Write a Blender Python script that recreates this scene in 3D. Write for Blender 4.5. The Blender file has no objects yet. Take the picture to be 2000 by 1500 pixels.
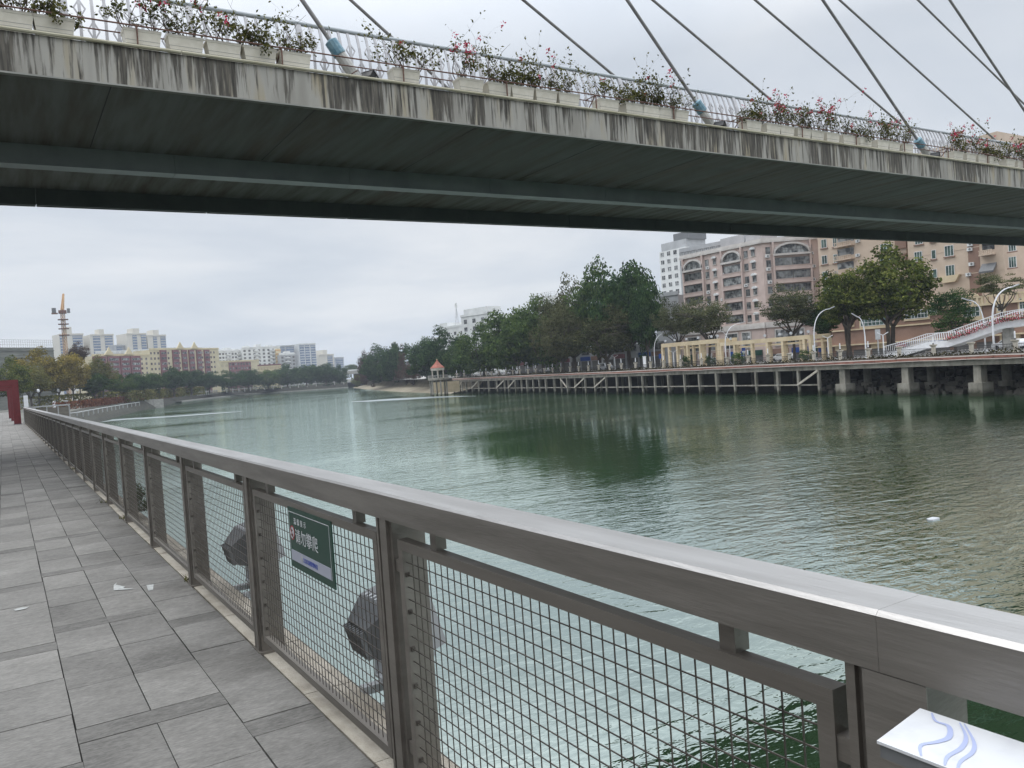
import bpy, math, random
import numpy as np
from mathutils import Vector, Matrix

# ------------------------------------------------------------------ camera, sky, sun, exposure
SC = bpy.context.scene
COL = SC.collection
EYE = 7.5                                   # eye height above the water (z = 0)
F_PX, YAW, PITCH, ROLL = 1581.99, 0.56103, -0.021236, -0.070023
_cy, _sy = math.cos(YAW), math.sin(YAW)
FW = np.array([_sy*math.cos(PITCH), _cy*math.cos(PITCH), math.sin(PITCH)])
_R = np.array([_cy, -_sy, 0.0]); _U = np.cross(_R, FW)
RT = math.cos(ROLL)*_R + math.sin(ROLL)*_U
UP = -math.sin(ROLL)*_R + math.cos(ROLL)*_U
cd = bpy.data.cameras.new('camera'); cam = bpy.data.objects.new('camera', cd); COL.objects.link(cam)
cd.sensor_fit = 'HORIZONTAL'; cd.sensor_width = 36.0; cd.lens = 36.0*F_PX/2000.0
cd.clip_start = 0.05; cd.clip_end = 6000
cam.matrix_world = Matrix(((RT[0], UP[0], -FW[0], 0), (RT[1], UP[1], -FW[1], 0), (RT[2], UP[2], -FW[2], EYE), (0, 0, 0, 1)))
SC.camera = cam

SC.view_settings.view_transform = 'Standard'; SC.view_settings.look = 'None'
SC.view_settings.exposure = 0.12; SC.view_settings.gamma = 1.0
SC.render.engine = 'CYCLES'
SC.cycles.use_denoising = True
SC.cycles.max_bounces = 7; SC.cycles.diffuse_bounces = 3; SC.cycles.glossy_bounces = 3
SC.cycles.transparent_max_bounces = 6; SC.cycles.volume_bounces = 0
SC.cycles.caustics_reflective = False; SC.cycles.caustics_refractive = False

SUN_EL, SUN_AZ = math.radians(58), math.radians(-35)      # azimuth measured from +Y towards +X
W = bpy.data.worlds.new('World'); SC.world = W; W.use_nodes = True
def N(nt, t, **kw):
    n = nt.nodes.new(t)
    for k, v in kw.items():
        if k == 'inp':
            for kk, vv in v.items(): n.inputs[kk].default_value = vv
        else: setattr(n, k, v)
    return n
def ramp(nt, stops, interp='LINEAR'):
    r = nt.nodes.new('ShaderNodeValToRGB'); r.color_ramp.interpolation = interp
    el = r.color_ramp.elements
    while len(el) < len(stops): el.new(0.5)
    for e, (p, c) in zip(el, stops):
        e.position = p; e.color = (c[0], c[1], c[2], 1) if hasattr(c, '__len__') else (c, c, c, 1)
    return r
def world_nodes():
    nt = W.node_tree; nt.nodes.clear(); L = nt.links.new
    out = N(nt, 'ShaderNodeOutputWorld')
    sky = N(nt, 'ShaderNodeTexSky'); sky.sky_type = 'NISHITA'; sky.sun_disc = False
    sky.sun_elevation = SUN_EL; sky.sun_rotation = SUN_AZ
    bg1 = N(nt, 'ShaderNodeBackground', inp={'Strength': 0.09}); L(sky.outputs[0], bg1.inputs[0])
    tc = N(nt, 'ShaderNodeTexCoord'); sep = N(nt, 'ShaderNodeSeparateXYZ'); L(tc.outputs['Generated'], sep.inputs[0])
    zc = N(nt, 'ShaderNodeMath', operation='MAXIMUM', inp={1: 0.0}); L(sep.outputs[2], zc.inputs[0])
    den = N(nt, 'ShaderNodeMath', operation='ADD', inp={1: 0.16}); L(zc.outputs[0], den.inputs[0])
    dx = N(nt, 'ShaderNodeMath', operation='DIVIDE'); L(sep.outputs[0], dx.inputs[0]); L(den.outputs[0], dx.inputs[1])
    dy = N(nt, 'ShaderNodeMath', operation='DIVIDE'); L(sep.outputs[1], dy.inputs[0]); L(den.outputs[0], dy.inputs[1])
    cmb = N(nt, 'ShaderNodeCombineXYZ'); L(dx.outputs[0], cmb.inputs[0]); L(dy.outputs[0], cmb.inputs[1])
    nz = N(nt, 'ShaderNodeTexNoise', inp={'Scale': 0.85, 'Detail': 5.0, 'Roughness': 0.52, 'Distortion': 0.35}); L(cmb.outputs[0], nz.inputs[0])
    cr = ramp(nt, [(0.30, (0.565, 0.617, 0.688)), (0.47, (0.675, 0.715, 0.768)), (0.62, (0.800, 0.820, 0.846)), (0.75, (0.865, 0.875, 0.887))])
    L(nz.outputs[0], cr.inputs[0])
    el = N(nt, 'ShaderNodeMapRange', inp={1: 0.34, 2: 0.80, 3: 1.0, 4: 3.3}); L(zc.outputs[0], el.inputs[0])
    mul = N(nt, 'ShaderNodeVectorMath', operation='SCALE'); L(cr.outputs[0], mul.inputs[0]); L(el.outputs[0], mul.inputs['Scale'])
    bg2 = N(nt, 'ShaderNodeBackground', inp={'Strength': 0.98}); L(mul.outputs[0], bg2.inputs[0])
    mx = N(nt, 'ShaderNodeMixShader', inp={0: 0.92}); L(bg1.outputs[0], mx.inputs[1]); L(bg2.outputs[0], mx.inputs[2])
    L(mx.outputs[0], out.inputs[0])
world_nodes()
sd = bpy.data.lights.new('sun', 'SUN'); sun = bpy.data.objects.new('sun', sd); COL.objects.link(sun)
sd.energy = 0.7; sd.angle = math.radians(25); sd.color = (1.0, 0.96, 0.9)
_sv = Vector((math.sin(SUN_AZ)*math.cos(SUN_EL), math.cos(SUN_AZ)*math.cos(SUN_EL), math.sin(SUN_EL)))
sun.rotation_euler = (-_sv).to_track_quat('-Z', 'Y').to_euler()

# ------------------------------------------------------------------ where a point of the place lies
O3 = np.array([0, 0, EYE])
def ray(x, y): return FW + RT*((x-1000)/F_PX) - UP*((y-750)/F_PX)
def on_z(x, y, z): r = ray(x, y); return O3 + r*((z-EYE)/r[2])
def on_x(x, y, X): r = ray(x, y); return O3 + r*(X/r[0])
def on_y(x, y, Y): r = ray(x, y); return O3 + r*(Y/r[1])
def at(x, y, d): return O3 + ray(x, y)*d
def hor(x): return 786.45 - 0.0701*x

# ------------------------------------------------------------------ mesh building
class MB:
    def __init__(s): s.v = []; s.f = []; s.m = []; s.c = []
    def add(s, vs, fs, mi=0, col=None):
        b = len(s.v); s.v += [tuple(float(q) for q in p) for p in vs]
        for f in fs: s.f.append(tuple(i+b for i in f)); s.m.append(mi); s.c.append(col)
        return s
    def box(s, x0, x1, y0, y1, z0, z1, mi=0, col=None):
        vs = [(x0,y0,z0),(x1,y0,z0),(x1,y1,z0),(x0,y1,z0),(x0,y0,z1),(x1,y0,z1),(x1,y1,z1),(x0,y1,z1)]
        return s.add(vs, [(3,2,1,0),(4,5,6,7),(0,1,5,4),(1,2,6,5),(2,3,7,6),(3,0,4,7)], mi, col)
    def frustum(s, x0, x1, y0, y1, z0, z1, tx, ty, mi=0):      # the top grown by tx, ty on each side
        vs = [(x0,y0,z0),(x1,y0,z0),(x1,y1,z0),(x0,y1,z0),(x0-tx,y0-ty,z1),(x1+tx,y0-ty,z1),(x1+tx,y1+ty,z1),(x0-tx,y1+ty,z1)]
        return s.add(vs, [(3,2,1,0),(4,5,6,7),(0,1,5,4),(1,2,6,5),(2,3,7,6),(3,0,4,7)], mi)
    def bar(s, p, q, w, h=None, up=(0,0,1), mi=0):             # rectangular bar from p to q
        h = h or w; p = Vector(p); q = Vector(q); d = (q-p).normalized(); u = Vector(up)
        if abs(d.dot(u)) > 0.98: u = Vector((1,0,0)) if abs(d.x) < 0.9 else Vector((0,1,0))
        a = d.cross(u).normalized(); b = a.cross(d).normalized()
        vs = [c + a*sx*w/2 + b*sy*h/2 for c in (p, q) for sx, sy in ((-1,-1),(1,-1),(1,1),(-1,1))]
        return s.add(vs, [(3,2,1,0),(4,5,6,7),(0,1,5,4),(1,2,6,5),(2,3,7,6),(3,0,4,7)], mi)
    def tube(s, pts, r, n=8, mi=0, cap=True):                  # r: number or list
        pts = [Vector(p) for p in pts]; rs = r if hasattr(r, '__len__') else [r]*len(pts)
        rings = []; a = None
        for i, p in enumerate(pts):
            d = (pts[min(i+1, len(pts)-1)] - pts[max(i-1, 0)]).normalized()
            if a is None: a = d.cross(Vector((0,0,1)) if abs(d.z) < 0.95 else Vector((1,0,0))).normalized()
            else: a = (a - d*a.dot(d)).normalized()
            b = d.cross(a)
            rings.append([p + (a*math.cos(2*math.pi*k/n) + b*math.sin(2*math.pi*k/n))*rs[i] for k in range(n)])
        vs = [v for r_ in rings for v in r_]; fs = []
        for i in range(len(pts)-1):
            for k in range(n): fs.append((i*n+k, i*n+(k+1) % n, (i+1)*n+(k+1) % n, (i+1)*n+k))
        if cap: fs.append(tuple(range(n-1, -1, -1))); fs.append(tuple(range((len(pts)-1)*n, len(pts)*n)))
        return s.add(vs, fs, mi)
    def prism(s, poly, z0, z1, mi=0):                           # plan polygon (counter-clockwise) extruded
        n = len(poly); vs = [(x, y, z0) for x, y in poly] + [(x, y, z1) for x, y in poly]
        return s.add(vs, [tuple(range(n-1, -1, -1)), tuple(range(n, 2*n))] + [(i, (i+1) % n, n+(i+1) % n, n+i) for i in range(n)], mi)
    def slab(s, poly, y0, y1, mi=0):                            # outline in x,z extruded along y
        n = len(poly); vs = [(x, y0, z) for x, z in poly] + [(x, y1, z) for x, z in poly]
        return s.add(vs, [tuple(range(n)), tuple(range(2*n-1, n-1, -1))] + [((i+1) % n, i, n+i, n+(i+1) % n) for i in range(n)], mi)
    def lathe(s, prof, n=16, cx=0, cy=0, mi=0):
        vs = [(cx+r*math.cos(2*math.pi*k/n), cy+r*math.sin(2*math.pi*k/n), z) for r, z in prof for k in range(n)]
        fs = [(i*n+k, i*n+(k+1) % n, (i+1)*n+(k+1) % n, (i+1)*n+k) for i in range(len(prof)-1) for k in range(n)]
        fs.append(tuple(range(n-1, -1, -1))); fs.append(tuple(range((len(prof)-1)*n, len(prof)*n)))
        return s.add(vs, fs, mi)
    def mesh(s, name, mats, off=(0,0,0)):
        me = bpy.data.meshes.new(name)
        me.from_pydata([(a-off[0], b-off[1], c-off[2]) for a, b, c in s.v], [], s.f)
        for m_ in (mats if isinstance(mats, (list, tuple)) else [mats]): me.materials.append(m_)
        if any(s.m): me.polygons.foreach_set('material_index', s.m)
        if any(c is not None for c in s.c):
            at_ = me.attributes.new('tone', 'FLOAT', 'FACE'); at_.data.foreach_set('value', [0.5 if c is None else c for c in s.c])
        me.update(); return me
    def build(s, name, mats, parent=None, world=False, smooth=False):
        off = tuple(parent.location) if (world and parent is not None) else (0,0,0)
        me = s.mesh(name, mats, off)
        if smooth: me.polygons.foreach_set('use_smooth', [True]*len(me.polygons))
        return link(name, me, parent)
def link(name, me, parent=None, loc=None):
    o = bpy.data.objects.new(name, me); COL.objects.link(o)
    if parent is not None: o.parent = parent
    if loc is not None: o.location = loc
    return o
def tag(o, label=None, cat=None, group=None, kind=None):
    if label: o['label'] = label
    if cat: o['category'] = cat
    if group: o['group'] = group
    if kind: o['kind'] = kind
    return o
def thing(name, label, cat, loc=(0,0,0), rz=0.0, group=None):
    o = bpy.data.objects.new(name, None); COL.objects.link(o); o.empty_display_size = 0.2
    o.location = [float(q) for q in loc]; o.rotation_euler = (0, 0, rz)
    return tag(o, label, cat, group)
def copy_tree(o, parent=None):
    c = o.copy(); COL.objects.link(c)
    if parent is not None: c.parent = parent
    for ch in list(o.children): copy_tree(ch, c)
    return c
ONES = 'zeroth first second third fourth fifth sixth seventh eighth ninth tenth eleventh twelfth thirteenth fourteenth fifteenth sixteenth seventeenth eighteenth nineteenth twentieth'.split()
TENS = {2: 'twenty', 3: 'thirty', 4: 'forty', 5: 'fifty'}
def nth(i):
    if i <= 20: return ONES[i]
    t, u = divmod(i, 10)
    return (TENS[t][:-1] + 'ieth') if u == 0 else TENS[t] + '-' + ONES[u]

# ------------------------------------------------------------------ materials
def mat(name, c1, c2=None, rough=0.8, metal=0.0, scale=3.0, detail=4.0, stretch=(1,1,1), bump=0.0, bscale=None, lo=0.35, hi=0.65, spec=0.5, rand=0.0, trans=0.0, coord='Object', alpha=None):
    m = bpy.data.materials.new(name); m.use_nodes = True; nt = m.node_tree; L = nt.links.new
    b = nt.nodes['Principled BSDF']
    b.inputs['Roughness'].default_value = rough; b.inputs['Metallic'].default_value = metal; b.inputs['Specular IOR Level'].default_value = spec
    c2 = c2 or c1
    tc = N(nt, 'ShaderNodeTexCoord'); mp = N(nt, 'ShaderNodeMapping'); mp.inputs['Scale'].default_value = stretch
    if coord == 'World':
        g = N(nt, 'ShaderNodeNewGeometry'); L(g.outputs['Position'], mp.inputs[0])
    else: L(tc.outputs[coord], mp.inputs[0])
    nz = N(nt, 'ShaderNodeTexNoise', inp={'Scale': scale, 'Detail': detail, 'Roughness': 0.6}); L(mp.outputs[0], nz.inputs[0])
    r = ramp(nt, [(lo, c1), (hi, c2)]); L(nz.outputs[0], r.inputs[0])
    col = r.outputs[0]
    if rand:
        oi = N(nt, 'ShaderNodeObjectInfo'); mr = N(nt, 'ShaderNodeMapRange', inp={3: 1-rand, 4: 1+rand}); L(oi.outputs['Random'], mr.inputs[0])
        vm = N(nt, 'ShaderNodeVectorMath', operation='SCALE'); L(col, vm.inputs[0]); L(mr.outputs[0], vm.inputs['Scale']); col = vm.outputs[0]
    L(col, b.inputs['Base Color'])
    if bump:
        n2 = N(nt, 'ShaderNodeTexNoise', inp={'Scale': bscale or scale*6, 'Detail': 5.0}); L(mp.outputs[0], n2.inputs[0])
        bp = N(nt, 'ShaderNodeBump', inp={'Strength': bump, 'Distance': 0.02}); L(n2.outputs[0], bp.inputs['Height']); L(bp.outputs[0], b.inputs['Normal'])
    m['b'] = 1
    return m
def leafmat(name, c1, c2, c3, scale=0.35):
    m = bpy.data.materials.new(name); m.use_nodes = True; nt = m.node_tree; L = nt.links.new; nt.nodes.clear()
    out = N(nt, 'ShaderNodeOutputMaterial')
    g = N(nt, 'ShaderNodeNewGeometry')
    nz = N(nt, 'ShaderNodeTexNoise', inp={'Scale': scale, 'Detail': 3.0}); L(g.outputs['Position'], nz.inputs[0])
    wn = N(nt, 'ShaderNodeTexWhiteNoise'); wn.noise_dimensions = '1D'; L(g.outputs['Random Per Island'], wn.inputs['W'])
    ad = N(nt, 'ShaderNodeMath', operation='MULTIPLY_ADD', inp={1: 0.45, 2: -0.22}); L(wn.outputs['Value'], ad.inputs[0])
    su = N(nt, 'ShaderNodeMath', operation='ADD'); L(ad.outputs[0], su.inputs[0]); L(nz.outputs[0], su.inputs[1])
    oi = N(nt, 'ShaderNodeObjectInfo'); o2 = N(nt, 'ShaderNodeMath', operation='MULTIPLY_ADD', inp={1: 0.16, 2: -0.08}); L(oi.outputs['Random'], o2.inputs[0])
    s2 = N(nt, 'ShaderNodeMath', operation='ADD'); L(su.outputs[0], s2.inputs[0]); L(o2.outputs[0], s2.inputs[1])
    r = ramp(nt, [(0.28, c1), (0.5, c2), (0.74, c3)]); L(s2.outputs[0], r.inputs[0])
    d = N(nt, 'ShaderNodeBsdfDiffuse'); t = N(nt, 'ShaderNodeBsdfTranslucent'); L(r.outputs[0], d.inputs[0]); L(r.outputs[0], t.inputs[0])
    mx = N(nt, 'ShaderNodeMixShader', inp={0: 0.28}); L(d.outputs[0], mx.inputs[1]); L(t.outputs[0], mx.inputs[2])
    L(mx.outputs[0], out.inputs[0]); return m
M = {}
M['steel'] = mat('brushed_steel', (0.165,0.148,0.13), (0.235,0.215,0.19), rough=0.42, metal=0.5, scale=2.2, stretch=(1,0.35,3), bump=0.12, bscale=40)
M['rail_steel'] = mat('handrail_steel', (0.185,0.17,0.152), (0.27,0.25,0.226), rough=0.40, metal=0.5, scale=3.0, stretch=(6,0.5,6), bump=0.1, bscale=30)
M['rail_top_lit'] = mat('handrail_top_lit_steel', (0.36,0.35,0.34), (0.47,0.46,0.45), rough=0.36, metal=0.5, scale=2.2, stretch=(5,0.6,5), bump=0.08, bscale=30)  # paler up-facing copy: sky brightness put into the colour, with hand polish
M['wire'] = mat('mesh_wire', (0.06,0.05,0.044), (0.13,0.115,0.10), rough=0.45, metal=0.6, scale=20)
M['tan_stone'] = mat('tan_stone', (0.30,0.265,0.215), (0.43,0.39,0.325), rough=0.85, scale=6, bump=0.4, bscale=80)
M['concrete'] = mat('concrete', (0.26,0.26,0.24), (0.42,0.41,0.38), rough=0.9, scale=0.8, bump=0.3, bscale=14)
M['wall_conc'] = mat('quay_concrete', (0.018,0.018,0.012), (0.058,0.055,0.038), rough=0.9, scale=0.5, stretch=(1,1,2.5), bump=0.3, bscale=8)
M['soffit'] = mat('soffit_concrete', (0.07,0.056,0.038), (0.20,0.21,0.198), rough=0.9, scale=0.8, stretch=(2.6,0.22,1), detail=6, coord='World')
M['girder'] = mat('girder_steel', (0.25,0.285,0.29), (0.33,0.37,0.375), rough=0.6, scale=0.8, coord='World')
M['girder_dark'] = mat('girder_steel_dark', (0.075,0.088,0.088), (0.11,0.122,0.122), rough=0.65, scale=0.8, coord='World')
M['pipe'] = mat('cream_pipe', (0.36,0.33,0.22), (0.52,0.49,0.37), rough=0.6, scale=1.5, stretch=(0.6,1,1))
M['planter'] = mat('cream_planter', (0.66,0.62,0.52), (0.76,0.72,0.63), rough=0.6, scale=4, rand=0.08)
M['rust'] = mat('rusty_bar', (0.10,0.045,0.03), (0.20,0.11,0.085), rough=0.8, scale=8)
M['white_paint'] = mat('white_paint', (0.66,0.67,0.69), (0.76,0.77,0.79), rough=0.45, scale=2)
M['rail_white'] = mat('bridge_rail_paint', (0.46,0.455,0.47), (0.56,0.555,0.57), rough=0.45, scale=2)
M['rail_blue'] = mat('blue_grey_paint', (0.38,0.42,0.44), (0.50,0.53,0.55), rough=0.4, scale=2)
M['cable'] = mat('cable_sheath', (0.20,0.19,0.19), (0.30,0.285,0.28), rough=0.5, scale=2)
M['sleeve'] = mat('cable_sleeve', (0.46,0.45,0.42), (0.60,0.59,0.55), rough=0.6, scale=3)
M['collar'] = mat('blue_collar', (0.10,0.22,0.29), (0.22,0.35,0.41), rough=0.5, scale=8)
M['black'] = mat('black_metal', (0.018,0.018,0.02), (0.03,0.03,0.033), rough=0.5)
M['dark_grey'] = mat('dark_grey_metal', (0.12,0.125,0.13), (0.17,0.175,0.18), rough=0.5, scale=8)
M['mid_grey'] = mat('grey_metal', (0.36,0.37,0.38), (0.46,0.47,0.48), rough=0.45, scale=5)
M['asphalt'] = mat('asphalt', (0.045,0.045,0.047), (0.06,0.06,0.06), rough=0.95, scale=1)
M['soil'] = mat('soil', (0.05,0.04,0.03), (0.09,0.07,0.05), rough=1.0, scale=6)
M['bark'] = mat('bark', (0.045,0.036,0.028), (0.10,0.082,0.065), rough=0.95, scale=1.2, stretch=(1,1,0.3), bump=0.5, bscale=5)
M['twig'] = mat('twig', (0.06,0.045,0.035), (0.11,0.085,0.07), rough=0.95, scale=3)
M['pink'] = mat('pink_tile', (0.50,0.395,0.35), (0.58,0.465,0.42), rough=0.75, scale=0.5, rand=0.0)
M['pink_trim'] = mat('pale_trim', (0.50,0.47,0.44), (0.60,0.57,0.54), rough=0.8, scale=0.8)
M['tan_wall'] = mat('tan_tile', (0.50,0.395,0.30), (0.58,0.465,0.365), rough=0.75, scale=0.35)
M['tan_dark'] = mat('brown_tile', (0.22,0.135,0.098), (0.28,0.175,0.13), rough=0.75, scale=0.5)
M['cream_wall'] = mat('cream_wall', (0.55,0.47,0.30), (0.64,0.56,0.37), rough=0.8, scale=0.4)
M['cream_stone'] = mat('cream_stone', (0.52,0.42,0.27), (0.64,0.53,0.36), rough=0.8, scale=0.5)
M['yellow_wall'] = mat('yellow_wall', (0.52,0.46,0.31), (0.60,0.54,0.38), rough=0.8, scale=0.3)
M['maroon'] = mat('maroon_tile', (0.17,0.065,0.075), (0.23,0.095,0.105), rough=0.7, scale=0.3)
M['white_wall'] = mat('white_wall', (0.60,0.61,0.60), (0.72,0.73,0.72), rough=0.8, scale=0.3)
M['grey_wall'] = mat('grey_wall', (0.34,0.35,0.36), (0.44,0.45,0.46), rough=0.8, scale=0.3)
M['tower_wall'] = mat('tower_cream', (0.55,0.52,0.45), (0.63,0.60,0.53), rough=0.8, scale=0.05)
M['net'] = mat('scaffold_net', (0.13,0.135,0.12), (0.21,0.215,0.19), rough=0.95, scale=0.5, stretch=(0.4,0.4,3.5))
M['frame_dark'] = mat('window_frame_dark', (0.13,0.125,0.12), rough=0.5)
M['frame_white'] = mat('window_frame_white', (0.7,0.7,0.7), rough=0.5)
M['glass'] = mat('window_glass', (0.03,0.033,0.035), (0.24,0.25,0.245), rough=0.12, scale=0.9, detail=1, rand=0.55, lo=0.4, hi=0.62, coord='World')
M['glass_green'] = mat('green_glass', (0.018,0.045,0.038), (0.10,0.16,0.135), rough=0.1, scale=0.9, detail=1, rand=0.5, coord='World')
M['glass_blue'] = mat('blue_glass', (0.10,0.14,0.22), (0.20,0.25,0.34), rough=0.25, scale=0.12, stretch=(1,1,3), coord='World')
M['red_frame'] = mat('dark_red_paint', (0.10,0.012,0.016), (0.14,0.02,0.024), rough=0.55, scale=3)
M['roof_red'] = mat('red_roof_tile', (0.24,0.075,0.05), (0.36,0.13,0.09), rough=0.8, scale=2)
M['orange_pipe'] = mat('red_duct', (0.22,0.08,0.055), (0.34,0.15,0.11), rough=0.6, scale=1.2)
M['pale_pipe'] = mat('pale_conduit', (0.6,0.52,0.47), rough=0.5)
M['post_stone'] = mat('post_stone', (0.44,0.40,0.33), (0.62,0.58,0.50), rough=0.85, scale=2)
M['lamp_white'] = mat('lamp_white', (0.85,0.86,0.88), rough=0.3)
M['pile'] = mat('pile_concrete', (0.17,0.16,0.13), (0.36,0.34,0.29), rough=0.9, scale=0.8, stretch=(1,1,0.5), coord='World', detail=6)
def tidal(m, z0, z1, c):                               # algae and wet stain up to the tide line
    nt = m.node_tree; L = nt.links.new; b = nt.nodes['Principled BSDF']; src = b.inputs['Base Color'].links[0].from_socket
    g = N(nt, 'ShaderNodeNewGeometry'); sp = N(nt, 'ShaderNodeSeparateXYZ'); L(g.outputs['Position'], sp.inputs[0])
    nz = N(nt, 'ShaderNodeTexNoise', inp={'Scale': 1.4, 'Detail': 3.0}); L(g.outputs['Position'], nz.inputs[0])
    ad = N(nt, 'ShaderNodeMath', operation='MULTIPLY_ADD', inp={1: -0.9}); L(nz.outputs[0], ad.inputs[0]); L(sp.outputs[2], ad.inputs[2])
    mr = N(nt, 'ShaderNodeMapRange', inp={1: z0-.45, 2: z1-.45, 3: 1.0, 4: 0.0}); L(ad.outputs[0], mr.inputs[0])
    mx = N(nt, 'ShaderNodeMix', data_type='RGBA', inp={7: (*c, 1)}); L(mr.outputs[0], mx.inputs[0]); L(src, mx.inputs[6]); L(mx.outputs[2], b.inputs['Base Color'])
tidal(M['pile'], 0.35, 1.0, (0.035, 0.036, 0.02))
M['rock'] = mat('rubble_rock', (0.06,0.055,0.045), (0.15,0.14,0.12), rough=0.95, scale=0.6, coord='World')
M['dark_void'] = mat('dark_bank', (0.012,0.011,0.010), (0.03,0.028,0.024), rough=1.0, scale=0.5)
M['earth'] = mat('bank_earth', (0.10,0.085,0.06), (0.20,0.175,0.13), rough=1.0, scale=0.15, bump=0.3, coord='World')
M['land'] = mat('land', (0.09,0.09,0.075), (0.16,0.155,0.13), rough=1.0, scale=0.05, coord='World')
M['pave_far'] = mat('promenade_paving', (0.27,0.26,0.24), (0.36,0.35,0.33), rough=0.9, scale=0.5, coord='World')
M['sand'] = mat('sandy_shore', (0.17,0.145,0.10), (0.27,0.235,0.17), rough=1.0, scale=0.2, coord='World')
M['gap'] = mat('joint_dirt', (0.012,0.011,0.010), (0.025,0.023,0.02), rough=1.0, scale=5)
M['blue_sign'] = mat('blue_sign', (0.02,0.07,0.30), rough=0.5)
M['green_sign'] = mat('green_sign', (0.006,0.050,0.032), rough=0.45)
M['sign_white'] = mat('sign_white', (0.62,0.64,0.66), rough=0.5)
M['sign_grey'] = mat('sign_grey', (0.40,0.42,0.50), rough=0.5)
M['sign_red'] = mat('sign_red', (0.36,0.03,0.04), rough=0.5)
M['sign_blue'] = mat('sign_blue', (0.03,0.07,0.42), rough=0.5)
M['river_line'] = mat('river_line', (0.40,0.45,0.66), rough=0.5)
M['plaque'] = mat('plaque_white', (0.58,0.59,0.62), (0.70,0.71,0.73), rough=0.3, scale=9, lo=0.3, hi=0.5)
M['car_white'] = mat('white_car_paint', (0.75,0.76,0.78), rough=0.25)
M['tyre'] = mat('tyre_rubber', (0.015,0.015,0.015), rough=0.9)
M['orange_crane'] = mat('crane_orange', (0.44,0.25,0.11), (0.54,0.34,0.17), rough=0.6, scale=0.5)
M['foam'] = mat('foam_white', (0.8,0.82,0.85), rough=0.9)
M['paper'] = mat('paper_white', (0.34,0.345,0.335), (0.50,0.51,0.49), rough=0.9, scale=20)
L_DARK = leafmat('leaves_dark', (0.014,0.036,0.013), (0.033,0.072,0.025), (0.080,0.132,0.044))
L_MID = leafmat('leaves_mid', (0.022,0.046,0.015), (0.055,0.098,0.030), (0.12,0.17,0.05))
L_LIME = leafmat('leaves_lime', (0.036,0.052,0.013), (0.100,0.125,0.030), (0.21,0.225,0.062))
L_BROWN = leafmat('leaves_brown', (0.032,0.038,0.016), (0.078,0.084,0.038), (0.14,0.142,0.068))
L_GREY = leafmat('leaves_greygreen', (0.046,0.054,0.028), (0.098,0.108,0.054), (0.165,0.175,0.09))
L_YELL = leafmat('leaves_yellow', (0.095,0.082,0.018), (0.22,0.175,0.036), (0.36,0.28,0.065), 0.2)
L_OLIVE = leafmat('leaves_olive', (0.050,0.054,0.016), (0.115,0.115,0.034), (0.20,0.19,0.06), 0.2)
L_RUST = leafmat('leaves_rust', (0.045,0.028,0.020), (0.080,0.052,0.038), (0.12,0.085,0.06), 0.2)
L_HEDGE = leafmat('leaves_hedge_red', (0.070,0.030,0.018), (0.150,0.062,0.038), (0.21,0.10,0.06), 0.6)
L_BOUG = leafmat('leaves_bougainvillea', (0.040,0.046,0.016), (0.10,0.105,0.034), (0.20,0.19,0.07), 6)
L_PETAL = leafmat('petals', (0.38,0.02,0.06), (0.58,0.045,0.11), (0.65,0.14,0.2), 6)
L_WEED = leafmat('leaves_weed', (0.022, 0.020, 0.010), (0.050, 0.044, 0.022), (0.085, 0.078, 0.036), 0.5)
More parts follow.
